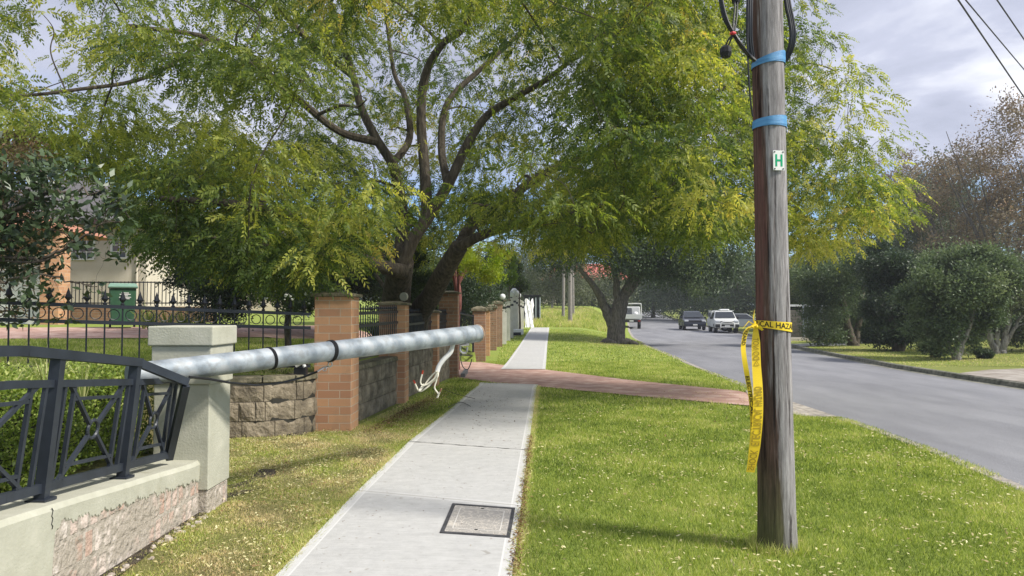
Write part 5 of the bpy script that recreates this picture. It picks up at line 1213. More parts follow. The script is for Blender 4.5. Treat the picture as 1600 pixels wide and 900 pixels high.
S.limb([a_(718, 385, 13.5), a_(752, 368, 13.3), a_(800, 352, 13), a_(860, 344, 12.8), a_(930, 322, 12.8), a_(1010, 300, 13), a_(1100, 270, 13.4), a_(1200, 250, 14), a_(1290, 230, 14.5)], .10, .03, 12)
S.limb([a_(715, 390, 13.5), a_(738, 352, 13.8), a_(775, 336, 14), a_(815, 295, 14.2), a_(870, 262, 14.4), a_(940, 235, 14.6), a_(1040, 190, 15), a_(1150, 130, 15.3), a_(1260, 100, 15.5)], .12, .03, 12)
S.limb([a_(700, 290, 14.1), a_(690, 230, 14.6), a_(700, 160, 15), a_(760, 100, 15.5), a_(850, 20, 16), a_(950, -60, 16)], .09, .03, 8)
S.limb([a_(560, 402, 12.8), a_(500, 400, 11.8), a_(420, 385, 10.6), a_(330, 370, 9.8)], .07, .02, 8)
S.limb([a_(552, 120, 15), a_(480, 60, 14), a_(380, -40, 13), a_(250, -100, 12)], .07, .03, 8)
S.limb([a_(330, 60, 11.8), a_(230, 120, 10.8), a_(120, 140, 10), a_(20, 150, 9.6), a_(-120, 150, 9.4)], .034, .014, 8)
S.limb([a_(930, 60, 12.6), a_(1020, 20, 12.2), a_(1120, -30, 12), a_(1200, -80, 12)], .05, .02, 8)
nlimb = len(S.P)
# leaf clusters: seeds inside the crown; holes come from a 3-D noise
def n3(x, y, z): return (math.sin(x * 1.9 + 1.3) * math.sin(y * 1.6 + .4) + math.sin(z * 2.3 + x * .8) * math.sin(y * 1.1 - z * .7 + 2)) * .5
BOT = ([-400, 0, 100, 190, 225, 255, 290, 340, 400, 450, 480, 540, 560, 600, 640, 700, 720, 760, 800, 830, 850, 900, 960, 1000, 1040, 1080, 1110, 1150, 1180, 1230, 1260, 1290, 1340, 1380, 1400],
       [230, 250, 250, 290, 335, 375, 405, 415, 440, 450, 425, 400, 380, 330, 300, 300, 330, 350, 340, 370, 385, 400, 365, 340, 355, 385, 370, 345, 350, 385, 400, 395, 370, 350, 330])
TOPX = ([-400, 1180, 1230, 1260, 1300, 1335, 1350, 1385, 1400], [-600, -600, -60, 20, 60, 100, 150, 230, 300])
cl = []; tries = 0
while len(cl) < 1130 and tries < 60000:
    tries += 1
    px = random.uniform(-420, 1400); py = random.triangular(-620, 460, 120) if random.random() < .5 else random.uniform(-60, 450); Y = random.uniform(8.8, 19.5)
    if px > 1150 and not 11.5 < Y < 17: continue
    if px < 300 and Y > 15.5: continue
    p = at(px, py, Y)
    bt_ = np.interp(px, *BOT)
    if Y > 14.9 and 500 < px < 830: bt_ = 398
    if py > bt_ - 3 - 14 * random.random(): continue
    if py < np.interp(px, *TOPX) + 14: continue
    e = ((p.x + 1.6) / 9.4) ** 2 + ((Y - 14) / 6.2) ** 2 + ((p.z - 4.4) / 5.4) ** 2
    if e > 1 or p.z < 2.3: continue
    # keep the trunks in view: few clusters in front of them
    if 560 < px < 790 and 90 < py < 480 and Y < 14.6 and random.random() < .86: continue
    if 440 < px < 920 and 20 < py < 420 and Y < 14.2 and random.random() < (.72 if py < 300 else .5): continue
    if 840 < px < 1160 and 180 < py < 420 and random.random() < .36: continue
    if px > 1200 and py > 300 and random.random() < .35: continue
    if py < 200 and n3(p.x * 1.4 + 4, Y * 1.2, p.z * 1.9) < -.12: continue
    if 500 < px < 860 and 60 < py < 330 and n3(p.x * 1.3, Y, p.z * 1.7 + 2) < .1 and random.random() < .5: continue
    if n3(p.x, Y, p.z) < -.22 and random.random() < .9: continue
    if py < -70 and random.random() < .45: continue
    if px < 430 and py < 250 and (random.random() < .2 or n3(p.x * 1.5 + 1, Y, p.z * 1.6) < -.05): continue
    if 430 <= px < 1000 and -60 < py < 250 and random.random() < .15: continue
    cl.append(p)
for px in range(245, 1390, 20):      # the hanging skirt along the crown's lower edge
    if 590 < px < 725: continue
    for _ in range(2):
        Y = (random.uniform(9.4, 11) if px < 520 else random.uniform(11, 13.5)) if px < 1120 else random.uniform(12.5, 15); cl.append(at(px + random.uniform(-8, 8), np.interp(px, *BOT) - random.uniform(8, 40), Y))
order = sorted(range(len(cl)), key=lambda i: (Vector(S.P[0]) - cl[i]).length)
seeds = []
for i in random.sample(range(len(cl)), len(cl)):
    if all((cl[i] - s).length > 1.7 for s in seeds): seeds.append(cl[i])
seeds.sort(key=lambda q: (q - base).length)
for q in seeds: S.twig(q, .012, 6, .55, .12)
mid = len(S.P)
for i in order: S.twig(cl[i], .005, 4, .55, .15, .03)
part('trunk', S.mb, mbark, T, smooth=True)
def sprays(centers, per, rad, rl, m, ll, lw, hang=.42, tintc=None, flat=.42):
    """pinnate leaves: each a drooping stalk with paired leaflets"""
    n = len(centers) * per; C = np.repeat(np.array([tuple(c) for c in centers]), per, 0); ct = np.repeat(tintc, per)
    o = rnd_dir(n) * (RNG.random((n, 1)) ** .45) * np.array([rad, rad, rad * flat]); P = C + o
    Dh = unit(o * [1, 1, .3] + RNG.normal(size=(n, 3)) * .12); D = unit(Dh + np.array([0, 0, -hang]) * RNG.uniform(.2, 1.3, (n, 1)))
    Ls = rl * RNG.uniform(.6, 1.2, (n, 1)); k = np.linspace(.12, 1, m)
    U = unit(np.cross(D, rnd_dir(n))); out_ = []; tt = []
    for j, s in enumerate(k):
        Q = P + D * Ls * s + np.array([0, 0, -1.]) * Ls * .36 * s * s
        Dr = unit(D + np.array([0, 0, -.7]) * s)
        for sg in ((-1, 1) if j < m - 1 else (0,)):
            d = unit(U * sg * .9 + Dr * .75 + np.array([0, 0, -.25]) + RNG.normal(size=(n, 3)) * .16)
            out_.append(leaf_quads(Q, d, ll * RNG.uniform(.7, 1.15, n), lw * RNG.uniform(.8, 1.2, n), roll=unit(np.cross(U, Dr) + RNG.normal(size=(n, 3)) * .35)))
            tt.append(np.clip(ct + np.repeat(0, n), 0, 1) + RNG.normal(size=n) * .07)
    return np.concatenate(out_), np.concatenate(tt)
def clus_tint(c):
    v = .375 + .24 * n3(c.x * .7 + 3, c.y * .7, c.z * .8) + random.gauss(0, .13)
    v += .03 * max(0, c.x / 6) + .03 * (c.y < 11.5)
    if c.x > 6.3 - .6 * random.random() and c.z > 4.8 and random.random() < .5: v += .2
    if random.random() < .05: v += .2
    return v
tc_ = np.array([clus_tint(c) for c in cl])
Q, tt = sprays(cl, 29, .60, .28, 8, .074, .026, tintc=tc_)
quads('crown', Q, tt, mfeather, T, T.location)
print('big tree leaflets', len(Q), 'clusters', len(cl), 'seeds', len(seeds))

def tree(name, label, cat, bx, by, stems, blobs, nleaf, ll, lw, mleaf, mb_, tint=.45, tvar=.15, group=None, dz=None, holes=.0, trunk_r=.2, up=.3, shell=.6, sub=26, partname='crown', zb=None, gap=None):
    """stems: lists of (x,y,z) world points; blobs: (x,y,z,rx,rz) crown volumes"""
    z0 = Hs(bx, by) if zb is None else zb
    r = thing(name, label, cat, (bx, by, z0), 0, group); S = Skel()
    for st in stems: S.limb([Vector(p) for p in st[0]], st[1], st[2], 10, wob=.02)
    tot = sum(b_[3] ** 2 * b_[4] for b_ in blobs); allV = []; allT = []
    for (x, y, z, rx, rz) in blobs:
        k = max(int(sub * rx * rx / 4), 5); n_here = int(nleaf * rx ** 2 * rz / tot)
        cs = []
        for _ in range(k):
            d = Vector(rnd_dir(1)[0]) * (random.random() ** .4); cs.append(Vector((x + d.x * rx, y + d.y * rx, z + d.z * rz)))
        for c_ in cs: S.twig(c_, .008, 4, .5, .1, .06)
        C = np.array([tuple(c_) for c_ in cs]); idx = RNG.integers(0, k, n_here)
        sr = rx * (.5 if k > 8 else .6) * RNG.uniform(.6, 1.1, k)
        o = (RNG.normal(size=(n_here, 3)) * .42 + rnd_dir(n_here) * .22) * sr[idx][:, None] * np.array([1, 1, .8])
        P = C[idx] + o; D = unit(unit(o) * .7 + rnd_dir(n_here) * .8 + [0, 0, up - .3])
        allV.append(leaf_quads(P, D, ll * RNG.uniform(.6, 1.2, n_here), lw * RNG.uniform(.7, 1.2, n_here)))
        ctt = tint + RNG.normal(size=k) * tvar; allT.append(ctt[idx] + RNG.normal(size=n_here) * .08)
    if stems: part('trunk', S.mb, mb_, r, smooth=True)
    quads(partname, np.concatenate(allV), np.concatenate(allT), mleaf, r, r.location); return r
mdg = leafmat('dark_green_leaf', [(0, (.018, .032, .014)), (.4, (.046, .074, .03)), (.75, (.084, .125, .05)), (1, (.16, .21, .09))], trans=.25, spec=.4)
mmg = leafmat('mid_green_leaf', [(0, (.02, .035, .01)), (.4, (.05, .08, .02)), (.75, (.10, .14, .04)), (1, (.2, .22, .08))], trans=.3)
mbrn = leafmat('brown_autumn_leaf', [(0, (.08, .06, .045)), (.4, (.17, .13, .085)), (.75, (.24, .20, .12)), (1, (.34, .21, .14))], trans=.3)
mrt = leafmat('olive_green_leaf', [(0, (.035, .055, .026)), (.4, (.082, .12, .052)), (.75, (.14, .185, .08)), (1, (.25, .29, .14))], trans=.3, spec=.4)
mgum = leafmat('grey_green_leaf', [(0, (.04, .05, .025)), (.5, (.095, .115, .055)), (1, (.19, .20, .11))], trans=.25)
mbright = leafmat('bright_green_leaf', [(0, (.06, .11, .012)), (.5, (.16, .25, .025)), (1, (.36, .42, .06))], trans=.4)

# verge tree (dark, spreading)
bx, by = at(962, 540, 37).x, 37; z0 = Hs(bx, by)
A = lambda px, py, Y=37: tuple(at(px, py, Y))
tree('spreading_verge_tree', 'dark green spreading tree with a thick forked trunk on the grass verge', 'tree', bx, by,
     [([(bx, by, z0 - .2), A(963, 520), A(965, 492), A(972, 470)], .50, .36), ([A(958, 510), A(945, 480), A(930, 450, 36.5), A(905, 420, 36)], .30, .10), ([A(970, 478), A(985, 440), A(1010, 400), A(1035, 365)], .28, .08),
      ([A(965, 480), A(963, 440), A(955, 400), A(950, 350)], .22, .07), ([A(972, 470), A(1005, 430), A(1050, 410), A(1100, 395)], .20, .06), ([(bx, by - .3, z0 - .05), (bx + .5, by - .5, z0 + .12), (bx + .95, by - .6, z0 - .05)], .2, .1), ([(bx, by - .3, z0 - .05), (bx - .5, by - .4, z0 + .12), (bx - .85, by - .5, z0 - .05)], .2, .08)],
     [(*A(940, 370, 37), 2.6, 1.6), (*A(1000, 380, 37), 2.6, 1.8), (*A(1060, 385, 36.5), 2.4, 2.0), (*A(1105, 395, 37), 1.9, 2.1), (*A(1000, 300, 38), 3.2, 2.0), (*A(1080, 320, 38), 2.7, 2.0), (*A(880, 400, 36), 1.7, 1.0), (*A(900, 340, 38), 2.4, 1.6), (*A(1040, 430, 37), 1.6, .9), (*A(1110, 430, 36), 1.3, 1.2), (*A(985, 410, 36), 1.9, .9), (*A(1140, 350, 38), 1.4, 1.6)],
     95000, .15, .07, mdg, mbark2, tint=.5, tvar=.2)

# trees across the road
def rt(name, label, px, pyb, Y, trunks, blobs, n, m, bark, tint, ll=.13, **kw):
    p = at(px, pyb, Y); z0 = Hs(p.x, Y)
    st = [([(p.x + o, Y, z0 - .1), tuple(at(px + dx * .4, pyb - 30, Y)), tuple(at(px + dx, pyb - h, Y))], r0, r0 * .45) for (o, dx, h, r0) in trunks]
    tree(name, label, 'tree', p.x, Y, st, [(*at(bx_, by_, Y + dy), rx, rz) for (bx_, by_, dy, rx, rz) in blobs], n, ll, ll * .45, m, bark, tint=tint, group='trees across the road', **kw)
rt('roadside_tree', 'dark leaning tree with foliage down to the lawn, leftmost across the road', 1335, 545, 35, [(0, -25, 100, .28), (0, 15, 110, .2)],
   [(1290, 450, 0, 1.6, 1.6), (1325, 440, 0, 1.6, 1.6), (1282, 500, 0, 1.05, 1.3), (1305, 512, -1, .9, .9), (1350, 450, 1, 1.4, 1.5), (1300, 415, 1, 1.4, 1.1), (1350, 495, 1, .9, 1.0)], 40000, mrt, mbark, .42)
rt('roadside_shrub_tree', 'dense very dark bushy tree reaching the ground, second across the road', 1402, 552, 30, [(0, -10, 60, .2), (0.1, 20, 70, .2)],
   [(1385, 450, 0, 1.3, 1.3), (1415, 440, 0, 1.3, 1.3), (1400, 500, 0, 1.2, 1.1), (1375, 505, .6, .9, 1.0), (1430, 500, .6, .9, 1.0), (1395, 412, .5, 1.2, .8), (1365, 425, 1, 1.2, 1.1), (1400, 530, 0, 1.0, .6), (1372, 528, .5, .7, .5), (1432, 528, .5, .8, .5)], 46000, mdg, mbark, .30)
rt('roadside_tree', 'lighter green tree with a pale twisted trunk, third across the road', 1494, 566, 24.5, [(0, 5, 50, .14), (.02, 30, 90, .10), (0, -25, 90, .08)],
   [(1480, 455, 0, 1.25, 1.1), (1520, 430, 0, 1.2, .9), (1450, 440, .5, 1.0, .9), (1475, 510, 0, .8, .7), (1500, 405, .5, 1.1, .6), (1540, 470, 0, .9, .8), (1455, 490, .5, .7, .8), (1515, 500, .5, .7, .6), (1470, 530, .3, .55, .4), (1510, 528, .6, .5, .4), (1440, 515, .6, .6, .6), (1550, 430, 0, .9, .8)], 50000, mrt, mbark3, .55, ll=.12)
rt('roadside_tree', 'grey-green tree with several pale splayed stems, rightmost across the road', 1560, 558, 27, [(0, -30, 100, .14), (.1, 25, 110, .16), (-.1, -5, 120, .12), (.15, 40, 70, .1)],
   [(1565, 460, 0, 1.2, 1.1), (1600, 440, 0, 1.4, 1.3), (1550, 420, .5, 1.1, .8), (1620, 490, 0, 1.0, 1.0), (1540, 490, .5, .7, .7), (1650, 430, 1, 1.6, 1.4), (1535, 515, .8, .6, .5), (1590, 520, .6, .8, .6)], 36000, mgum, mbark3, .4, ll=.12)
# small clipped shrubs on that lawn
for px, py, Y, rr, lb in ((1455, 556, 26, .38, 'small round dark shrub on the lawn between the second and third roadside trees'), (1534, 566, 25, .28, 'tiny round green shrub near the rightmost pale-stemmed tree'), (1628, 560, 30, .9, 'dark round shrub at the right edge behind the pale-stemmed tree')):
    p = at(px, py, Y); z0 = Hs(p.x, Y); tree('round_shrub', lb, 'shrub', p.x, Y, [([(p.x, Y, z0), (p.x, Y, z0 + rr)], .03, .02)], [(p.x, Y, z0 + rr * .62, rr * .95, rr * .62)], 4500, .07, .035, mdg, mbark, tint=.4, group='small shrubs across the road')
# dark undergrowth hedge behind that row
p = at(1480, 545, 42)
tree('garden_hedge', 'dark unclipped hedge behind the trees across the road', 'hedge', p.x, 38, [([(p.x, 38, .1), (p.x, 38, 1.5)], .08, .04)],
     [(at(q, 500, 38).x, 38 + random.uniform(-1, 1), .95, 1.4, 1.3) for q in range(1325, 1720, 28)], 60000, .2, .1, mdg, mbark, tint=.25)
# tall brown half-bare trees behind
def bare(label, px, Y, topy, n, w_, nleaf, tint, m=mbrn, ll=.16, dark=False):
    p = at(px, 540, Y); z0 = Hs(p.x, Y); zt = at(px, topy, Y).z; st = []
    for k in range(n):
        an = random.uniform(0, 6.28); sp_ = w_ * random.uniform(.3, 1); h = zt * random.uniform(.75, 1)
        st.append(([(p.x, Y, z0 - .2), (p.x + math.cos(an) * sp_ * .25, Y + math.sin(an) * sp_ * .25, h * .4), (p.x + math.cos(an) * sp_ * .7, Y + math.sin(an) * sp_ * .7, h * .75), (p.x + math.cos(an) * sp_, Y + math.sin(an) * sp_, h)], .18 if k < 2 else .1, .015))
    bl = []
    for k in range(16): an = random.uniform(0, 6.28); q = w_ * random.random() ** .6; bl.append((p.x + math.cos(an) * q, Y + math.sin(an) * q, zt * random.uniform(.45, .97), w_ * .36, w_ * .3))
    tree('half_bare_tree', label, 'tree', p.x, Y, st, bl, nleaf, ll, ll * .5, m, mbark2, tint=tint, group='tall trees behind the houses across the road', sub=30)
bare('tall brownish half-bare tree at the right edge, its top twigs against the clouds', 1575, 42, 185, 9, 4.2, 15000, .5)
bare('tall rusty half-bare tree left of the one at the right edge', 1500, 46, 235, 8, 3.6, 15000, .55)
bare('olive-brown tall tree behind the dark roadside bushes', 1430, 50, 275, 8, 4.0, 24000, .35, m=mgum)
bare('brownish tall tree out beyond the right edge, behind the others', 1660, 40, 200, 8, 4.5, 12000, .45)
# green trees in the middle distance
def far(label, px, Y, blobs, n, m, tint, ll=.3, trunk=.3, grp='distant trees', bark=None):
    p = at(px, 510, Y); z0 = Hs(p.x, Y); zt = at(px, blobs[0][1], Y).z
    tree('distant_tree', label, 'tree', p.x, Y, [([(p.x, Y, z0 - .3), (p.x + .2, Y, z0 + (zt - z0) * .5), (p.x, Y, zt)], trunk, trunk * .3)], [(*at(bx_, by_, Y + dy), rx, rz) for (bx_, by_, dy, rx, rz) in blobs], n, ll, ll * .5, m, bark or mbark, tint=tint, group=grp)
far('dark tree above the dark grey car at the bend', 1085, 92, [(1085, 420, 0, 5, 3.5), (1050, 450, 0, 3.5, 2.6), (1120, 450, 0, 3.5, 2.6), (1080, 480, 0, 3.4, 1.5)], 22000, mdg, .45)
far('dark tree left of the bend behind the white truck', 1020, 105, [(1020, 420, 0, 5.5, 4.5), (990, 450, 0, 4, 3), (1045, 455, 0, 4, 3), (1015, 480, 0, 3.5, 1.3)], 22000, mdg, .4)
far('broad mid green tree directly behind the white ute', 1150, 84, [(1150, 430, 0, 4.2, 3), (1130, 470, 0, 3.6, 1.7), (1175, 470, 0, 3.6, 1.7), (1150, 490, 0, 2.8, .9), (1200, 440, 0, 4, 2.6)], 22000, mdg, .5)
far('yellowish green tree just right of the wooden pole beyond the carport', 1250, 62, [(1250, 440, 0, 2.4, 2.0), (1225, 460, 0, 2, 1.6), (1290, 455, 0, 2.4, 1.6), (1270, 425, 1, 2, 1.2)], 22000, mmg, .7, ll=.22)
far('mid green tree right of the yellowish one, behind the roadside row', 1320, 58, [(1320, 430, 0, 2.8, 2.0), (1360, 440, 0, 2.4, 1.8), (1340, 400, 0, 2, 1.4)], 18000, mmg, .45, ll=.22)
far('distant green tree on the skyline left of the wooden pole', 1165, 120, [(1165, 425, 0, 5, 3), (1205, 430, 0, 5, 3)], 10000, mmg, .6, ll=.4)
far('tall dark tree on the skyline behind the brown trees', 1470, 75, [(1470, 290, 0, 4.5, 3.0), (1440, 330, 0, 4, 4), (1500, 340, 0, 4, 4), (1540, 380, 0, 5, 4), (1400, 380, 0, 4, 4)], 24000, mgum, .35, ll=.35)
# beyond the path: gum trees and thicket on the rise
far('pale grey-green gum tree above the end of the footpath', 862, 70, [(860, 420, 0, 2.6, 2.4), (835, 400, 0, 2.0, 2.2), (885, 410, 0, 2.4, 2.2), (850, 450, 1, 2.4, 1.6), (900, 450, 0, 2.4, 1.6)], 17000, mgum, .55, ll=.2, trunk=.14, bark=mbark3)
far('darker gum tree left of the pale one beyond the footpath', 812, 80, [(812, 440, 0, 2.4, 3), (800, 410, 0, 2.2, 2.2), (830, 455, 0, 2, 2.4)], 9000, mgum, .3, ll=.24, trunk=.12, bark=mbark3)
far('brown-green thicket on the rise right of the timber poles', 925, 84, [(925, 450, 0, 3.5, 2.0), (900, 470, 0, 3, 1.2), (955, 455, 0, 3, 2), (880, 455, 0, 3.4, 2)], 16000, mgum, .45, ll=.26)
far('dark thicket closing the view above the end of the footpath', 850, 100, [(850, 455, 0, 4, 2.5), (880, 470, 0, 4, 1.6), (820, 460, 0, 3.4, 2.6), (915, 470, 0, 4, 2), (960, 480, 0, 4, 1.5)], 20000, mdg, .4, ll=.35)
# a backdrop belt of woodland beyond everything
belt = []
for k in range(46): px = -300 + k * 48; belt.append((at(px, 470, 150).x, 150 + random.uniform(-8, 8), 5 + random.uniform(-1, 2.2), 5.5, 4.0))
n = 60000; idx = RNG.integers(0, len(belt), n); Bt = np.array(belt); o = rnd_dir(n) * (RNG.random((n, 1)) ** .4); P = Bt[idx, :3] + o * Bt[idx][:, [3, 3, 4]]
ob = quads('woodland', leaf_quads(P, rnd_dir(n), RNG.uniform(.5, 1.1, n), RNG.uniform(.3, .6, n)), RNG.normal(.4, .15, n), mmg); ob['kind'] = 'stuff'; ob['label'] = 'far-off belt of green woodland closing the horizon'; ob['category'] = 'woodland'

# ---- the near broad-leaved tree at the left
mmag = leafmat('broad_leaf', [(0, (.02, .035, .014)), (.5, (.045, .075, .028)), (.85, (.09, .13, .06)), (1, (.13, .16, .12))], trans=.15, rough=.35, spec=.5)
mpho = leafmat('reddish_leaf', [(0, (.05, .045, .02)), (.5, (.12, .095, .05)), (1, (.24, .13, .08))], trans=.3)
bx, by = -6.1, 7.4; z0 = Hs(bx, by)
Sx = []
AA = lambda px, py, Y=7.6: tuple(at(px, py, Y))
bl = [(*AA(px, py, 7.6 + dy), r_, r_ * .8) for px, py, dy, r_ in ((60, 290, .3, .40), (110, 300, 0, .36), (150, 330, .2, .34), (100, 350, .4, .36), (40, 370, 0, .36), (0, 420, .2, .34), (190, 330, .1, .22), (160, 365, .3, .18), (20, 450, -.2, .24), (60, 420, .2, .22), (-60, 330, 0, .6), (-80, 430, 0, .5), (90, 260, .3, .3), (-30, 260, 0, .5))]
tree('broadleaf_tree', 'dark glossy broad-leaved tree reaching in from the left edge over the spear fence', 'tree', bx, by,
     [([(bx, by, z0 - .1), (bx + .1, by, 1.4), AA(-60, 380), AA(0, 330)], .09, .03), ([AA(-60, 400), AA(60, 405), AA(105, 385), AA(160, 350)], .022, .01), ([AA(-60, 380), AA(20, 330), AA(90, 300), AA(150, 300)], .03, .01), ([AA(-70, 420), AA(0, 440), AA(60, 430), AA(120, 440), AA(150, 452)], .015, .005)],
     bl, 3300, .115, .05, mmag, mbark, tint=.5, tvar=.25, sub=150)
# loose hanging sprigs of the same kind, on their own twigs
S2 = Skel(); S2.limb([Vector(AA(-60, 400)), Vector(AA(50, 410)), Vector(AA(100, 395))], .014, .008, 6); V = []; 
for px, py in ((118, 395), (105, 380), (178, 405), (170, 395), (150, 440), (160, 455), (135, 452), (80, 470), (95, 462), (60, 480), (40, 470), (20, 490), (110, 478), (10, 470), (95, 495), (110, 500), (60, 500), (150, 395), (130, 385), (85, 440), (72, 452), (30, 505), (5, 505)):
    c_ = at(px, py, 7.55); S2.twig(c_, .002, 4, .5, .05, .006)
    for k in range(6):
        d = np.array([random.gauss(0, 1), random.gauss(0, 1), random.gauss(-.3, .5)]); d = unit(d[None]); V.append(leaf_quads(np.array([tuple(c_ + Vector((random.gauss(0, .03), random.gauss(0, .03), random.gauss(0, .02))))]), d, random.uniform(.07, .11), random.uniform(.04, .055))[0])
tr_ = [o for o in SC.objects if o.name.startswith('broadleaf_tree')][0]
part('low_branch', S2.mb, mbark, tr_, smooth=True); 
V = np.array(V); 
quads('low_foliage', V, RNG.normal(.35, .15, len(V)), mmag, tr_, tr_.location)
p = at(-10, 500, 8.6)
tree('reddish_shrub', 'reddish brown small-leaved shrub tree at the left edge beside the glossy tree', 'tree', -6.6, 8.9, [([(-6.6, 8.9, .6), (-6.3, 8.8, 1.6), tuple(at(10, 330, 8.6))], .05, .02)],
     [(*at(px, py, 8.6 + dy), r_, r_ * .8) for px, py, dy, r_ in ((20, 290, 0, .5), (0, 340, .2, .5), (40, 350, .3, .4), (10, 390, 0, .42), (30, 250, .2, .4), (-50, 300, 0, .6), (-60, 400, 0, .6), (25, 430, .1, .3), (0, 480, 0, .3))],
     14000, .05, .022, mpho, mbark, tint=.45, tvar=.2, sub=120)
# ---- garden behind the spear fence
def dense(name, label, cat, px, pyb, Y, blobs, n, m, tint, ll=.07, bark=mbark, grp=None):
    p = at(px, pyb, Y); z0 = Hs(p.x, Y); zt = at(px, blobs[0][1], Y).z
    return tree(name, label, cat, p.x, Y, [([(p.x, Y, z0 - .1), (p.x, Y, max(zt, z0 + .3))], .07, .03)], [(*at(bx_, by_, Y + dy), rx, rz) for (bx_, by_, dy, rx, rz) in blobs], n, ll, ll * .45, m, bark, tint=tint, group=grp)
dense('dark_conifer', 'wide very dark conifer behind the spear fence, right of the cream house', 'tree', 335, 490, 19, [(335, 430, 0, 1.0, .9), (300, 440, 0, .75, .7), (375, 430, 0, .9, .9), (340, 465, 0, 1.0, .5), (300, 410, .5, .7, .5), (390, 465, .3, .8, .5)], 24000, mdg, .12, .09)
dense('garden_bush', 'dark tall bush between the conifer and the rose bush', 'bush', 520, 490, 19.5, [(520, 430, 0, 1.3, .9), (570, 440, 0, 1.0, .9), (470, 425, .5, 1.0, .9), (440, 440, .5, .9, .8), (600, 460, .6, .8, .6), (560, 400, 1, 1.0, .7)], 28000, mdg, .2, .09)
rb_ = dense('rose_bush', 'rose bush covered in small white flowers, left of the nearest brick pillar', 'rose bush', 450, 500, 13.2, [(450, 450, 0, .5, .42), (480, 445, .2, .42, .4), (420, 462, 0, .34, .35), (500, 465, .2, .3, .3), (455, 475, 0, .4, .28)], 12000, mdg, .65, .05)
mb = MB()
for k in range(46):
    px, py = random.gauss(452, 24), random.gauss(450, 16); c_ = at(px, py, 12.72 + random.uniform(-.05, .15)); mb.ball(tuple(c_), random.uniform(.015, .03), 7, 5, .8)
part('white_flowers', mb, mat('white_petal', (.75, .75, .7), rough=.7), rb_, smooth=True)
dense('cypress', 'narrow green cypress rising between the two trunks of the big feathery tree', 'tree', 643, 500, 17.2, [(643, 440, 0, .5, .55), (641, 400, 0, .44, .6), (645, 475, 0, .5, .45), (639, 362, 0, .34, .45)], 20000, mmg, .25, .06)
dense('garden_tree', 'mid green garden tree filling the gap behind the big tree trunks', 'tree', 600, 500, 24, [(600, 400, 0, 1.5, 1.1), (660, 385, 0, 1.5, 1.1), (540, 395, 0, 1.3, 1.1), (630, 440, 0, 1.4, 1.0), (570, 450, 0, 1.3, 1.0)], 22000, mmg, .5, .11)
dense('tall_hedge', 'tall dark clipped hedge behind the tall gate pillar', 'hedge', 700, 500, 27, [(690, 450, 0, 1.4, 1.4), (740, 440, 0, 1.3, 1.3), (715, 470, 0, 1.3, 1.0), (660, 440, 1, 1.3, 1.6)], 26000, mdg, .15, .10)
dense('tall_hedge', 'high dark hedge above the orange and brown brick pillars beyond the driveway', 'hedge', 765, 500, 33, [(745, 440, 0, 1.1, 1.2), (766, 425, 0, .9, 1.2), (752, 470, 0, .9, .9), (775, 440, 2, .7, .9)], 22000, mdg, .3, .12)
dense('garden_tree', 'bright yellow-green conical bush above the slim cream pillars', 'tree', 796, 500, 38, [(793, 425, 0, .5, .9), (788, 405, 0, .45, .8), (797, 445, 0, .5, .6)], 12000, mbright, .5, .1)
dense('garden_tree', 'dark green feathery bush right of the bright conical one, above the slim cream pillars', 'tree', 812, 500, 43, [(806, 435, 0, .6, .9), (800, 415, 0, .5, .8), (812, 452, 0, .5, .5)], 10000, mmg, .3, .13)
dense('small_yellow_tree', 'small tree with drooping lemon-green foliage beyond the tall gate pillar', 'tree', 716, 500, 20.5, [(735, 412, 0, .55, .4), (762, 415, 0, .45, .4), (720, 395, .3, .5, .35), (772, 395, .5, .4, .3), (748, 432, 0, .35, .25)], 9000, mbright, .72, .08, bark=mbark4)
S3 = Skel(); z0 = Hs(-1.9, 21.5); S3.limb([Vector((-1.9, 24.4, 1)), at(716, 470, 24), at(712, 435, 24), at(700, 405, 24)], .13, .09, 12); S3.limb([at(713, 445, 24), at(726, 425, 24), at(745, 405, 24)], .1, .05, 10)
single('bare_red_trunk', S3.mb, mbark4, 'reddish bare tree trunk behind the black iron gate', 'tree trunk', smooth=True)
for k, (px, Y, lb) in enumerate(((235, 19.5, 'clump of strappy leaves right beside the green bin'), (262, 19.2, 'clump of strappy leaves second right of the green bin'), (288, 19.4, 'clump of strappy leaves in front of the dark conifer'), (310, 19.0, 'rightmost clump of strappy leaves under the dark conifer'), (225, 20.6, 'tall pale strappy clump against the white house wall'))):
    p = at(px, 500, Y); tuft('strappy_plant', lb, 'plant', (p.x, Y, Hs(p.x, Y)), 60, .85, .035, mtuft, 'strappy plants behind the spear fence', .8, (0, .6))
for k, (px, Y, lb) in enumerate(((548, 15.5, 'dark low fern clump left of the big tree base'), (590, 15.2, 'dark low fern clump right at the base of the big tree'))):
    p = at(px, 520, Y); tuft('fern', lb, 'plant', (p.x, Y, Hs(p.x, Y)), 50, .7, .05, mhedge, 'ferns at the big tree base', .9, (0, .3))

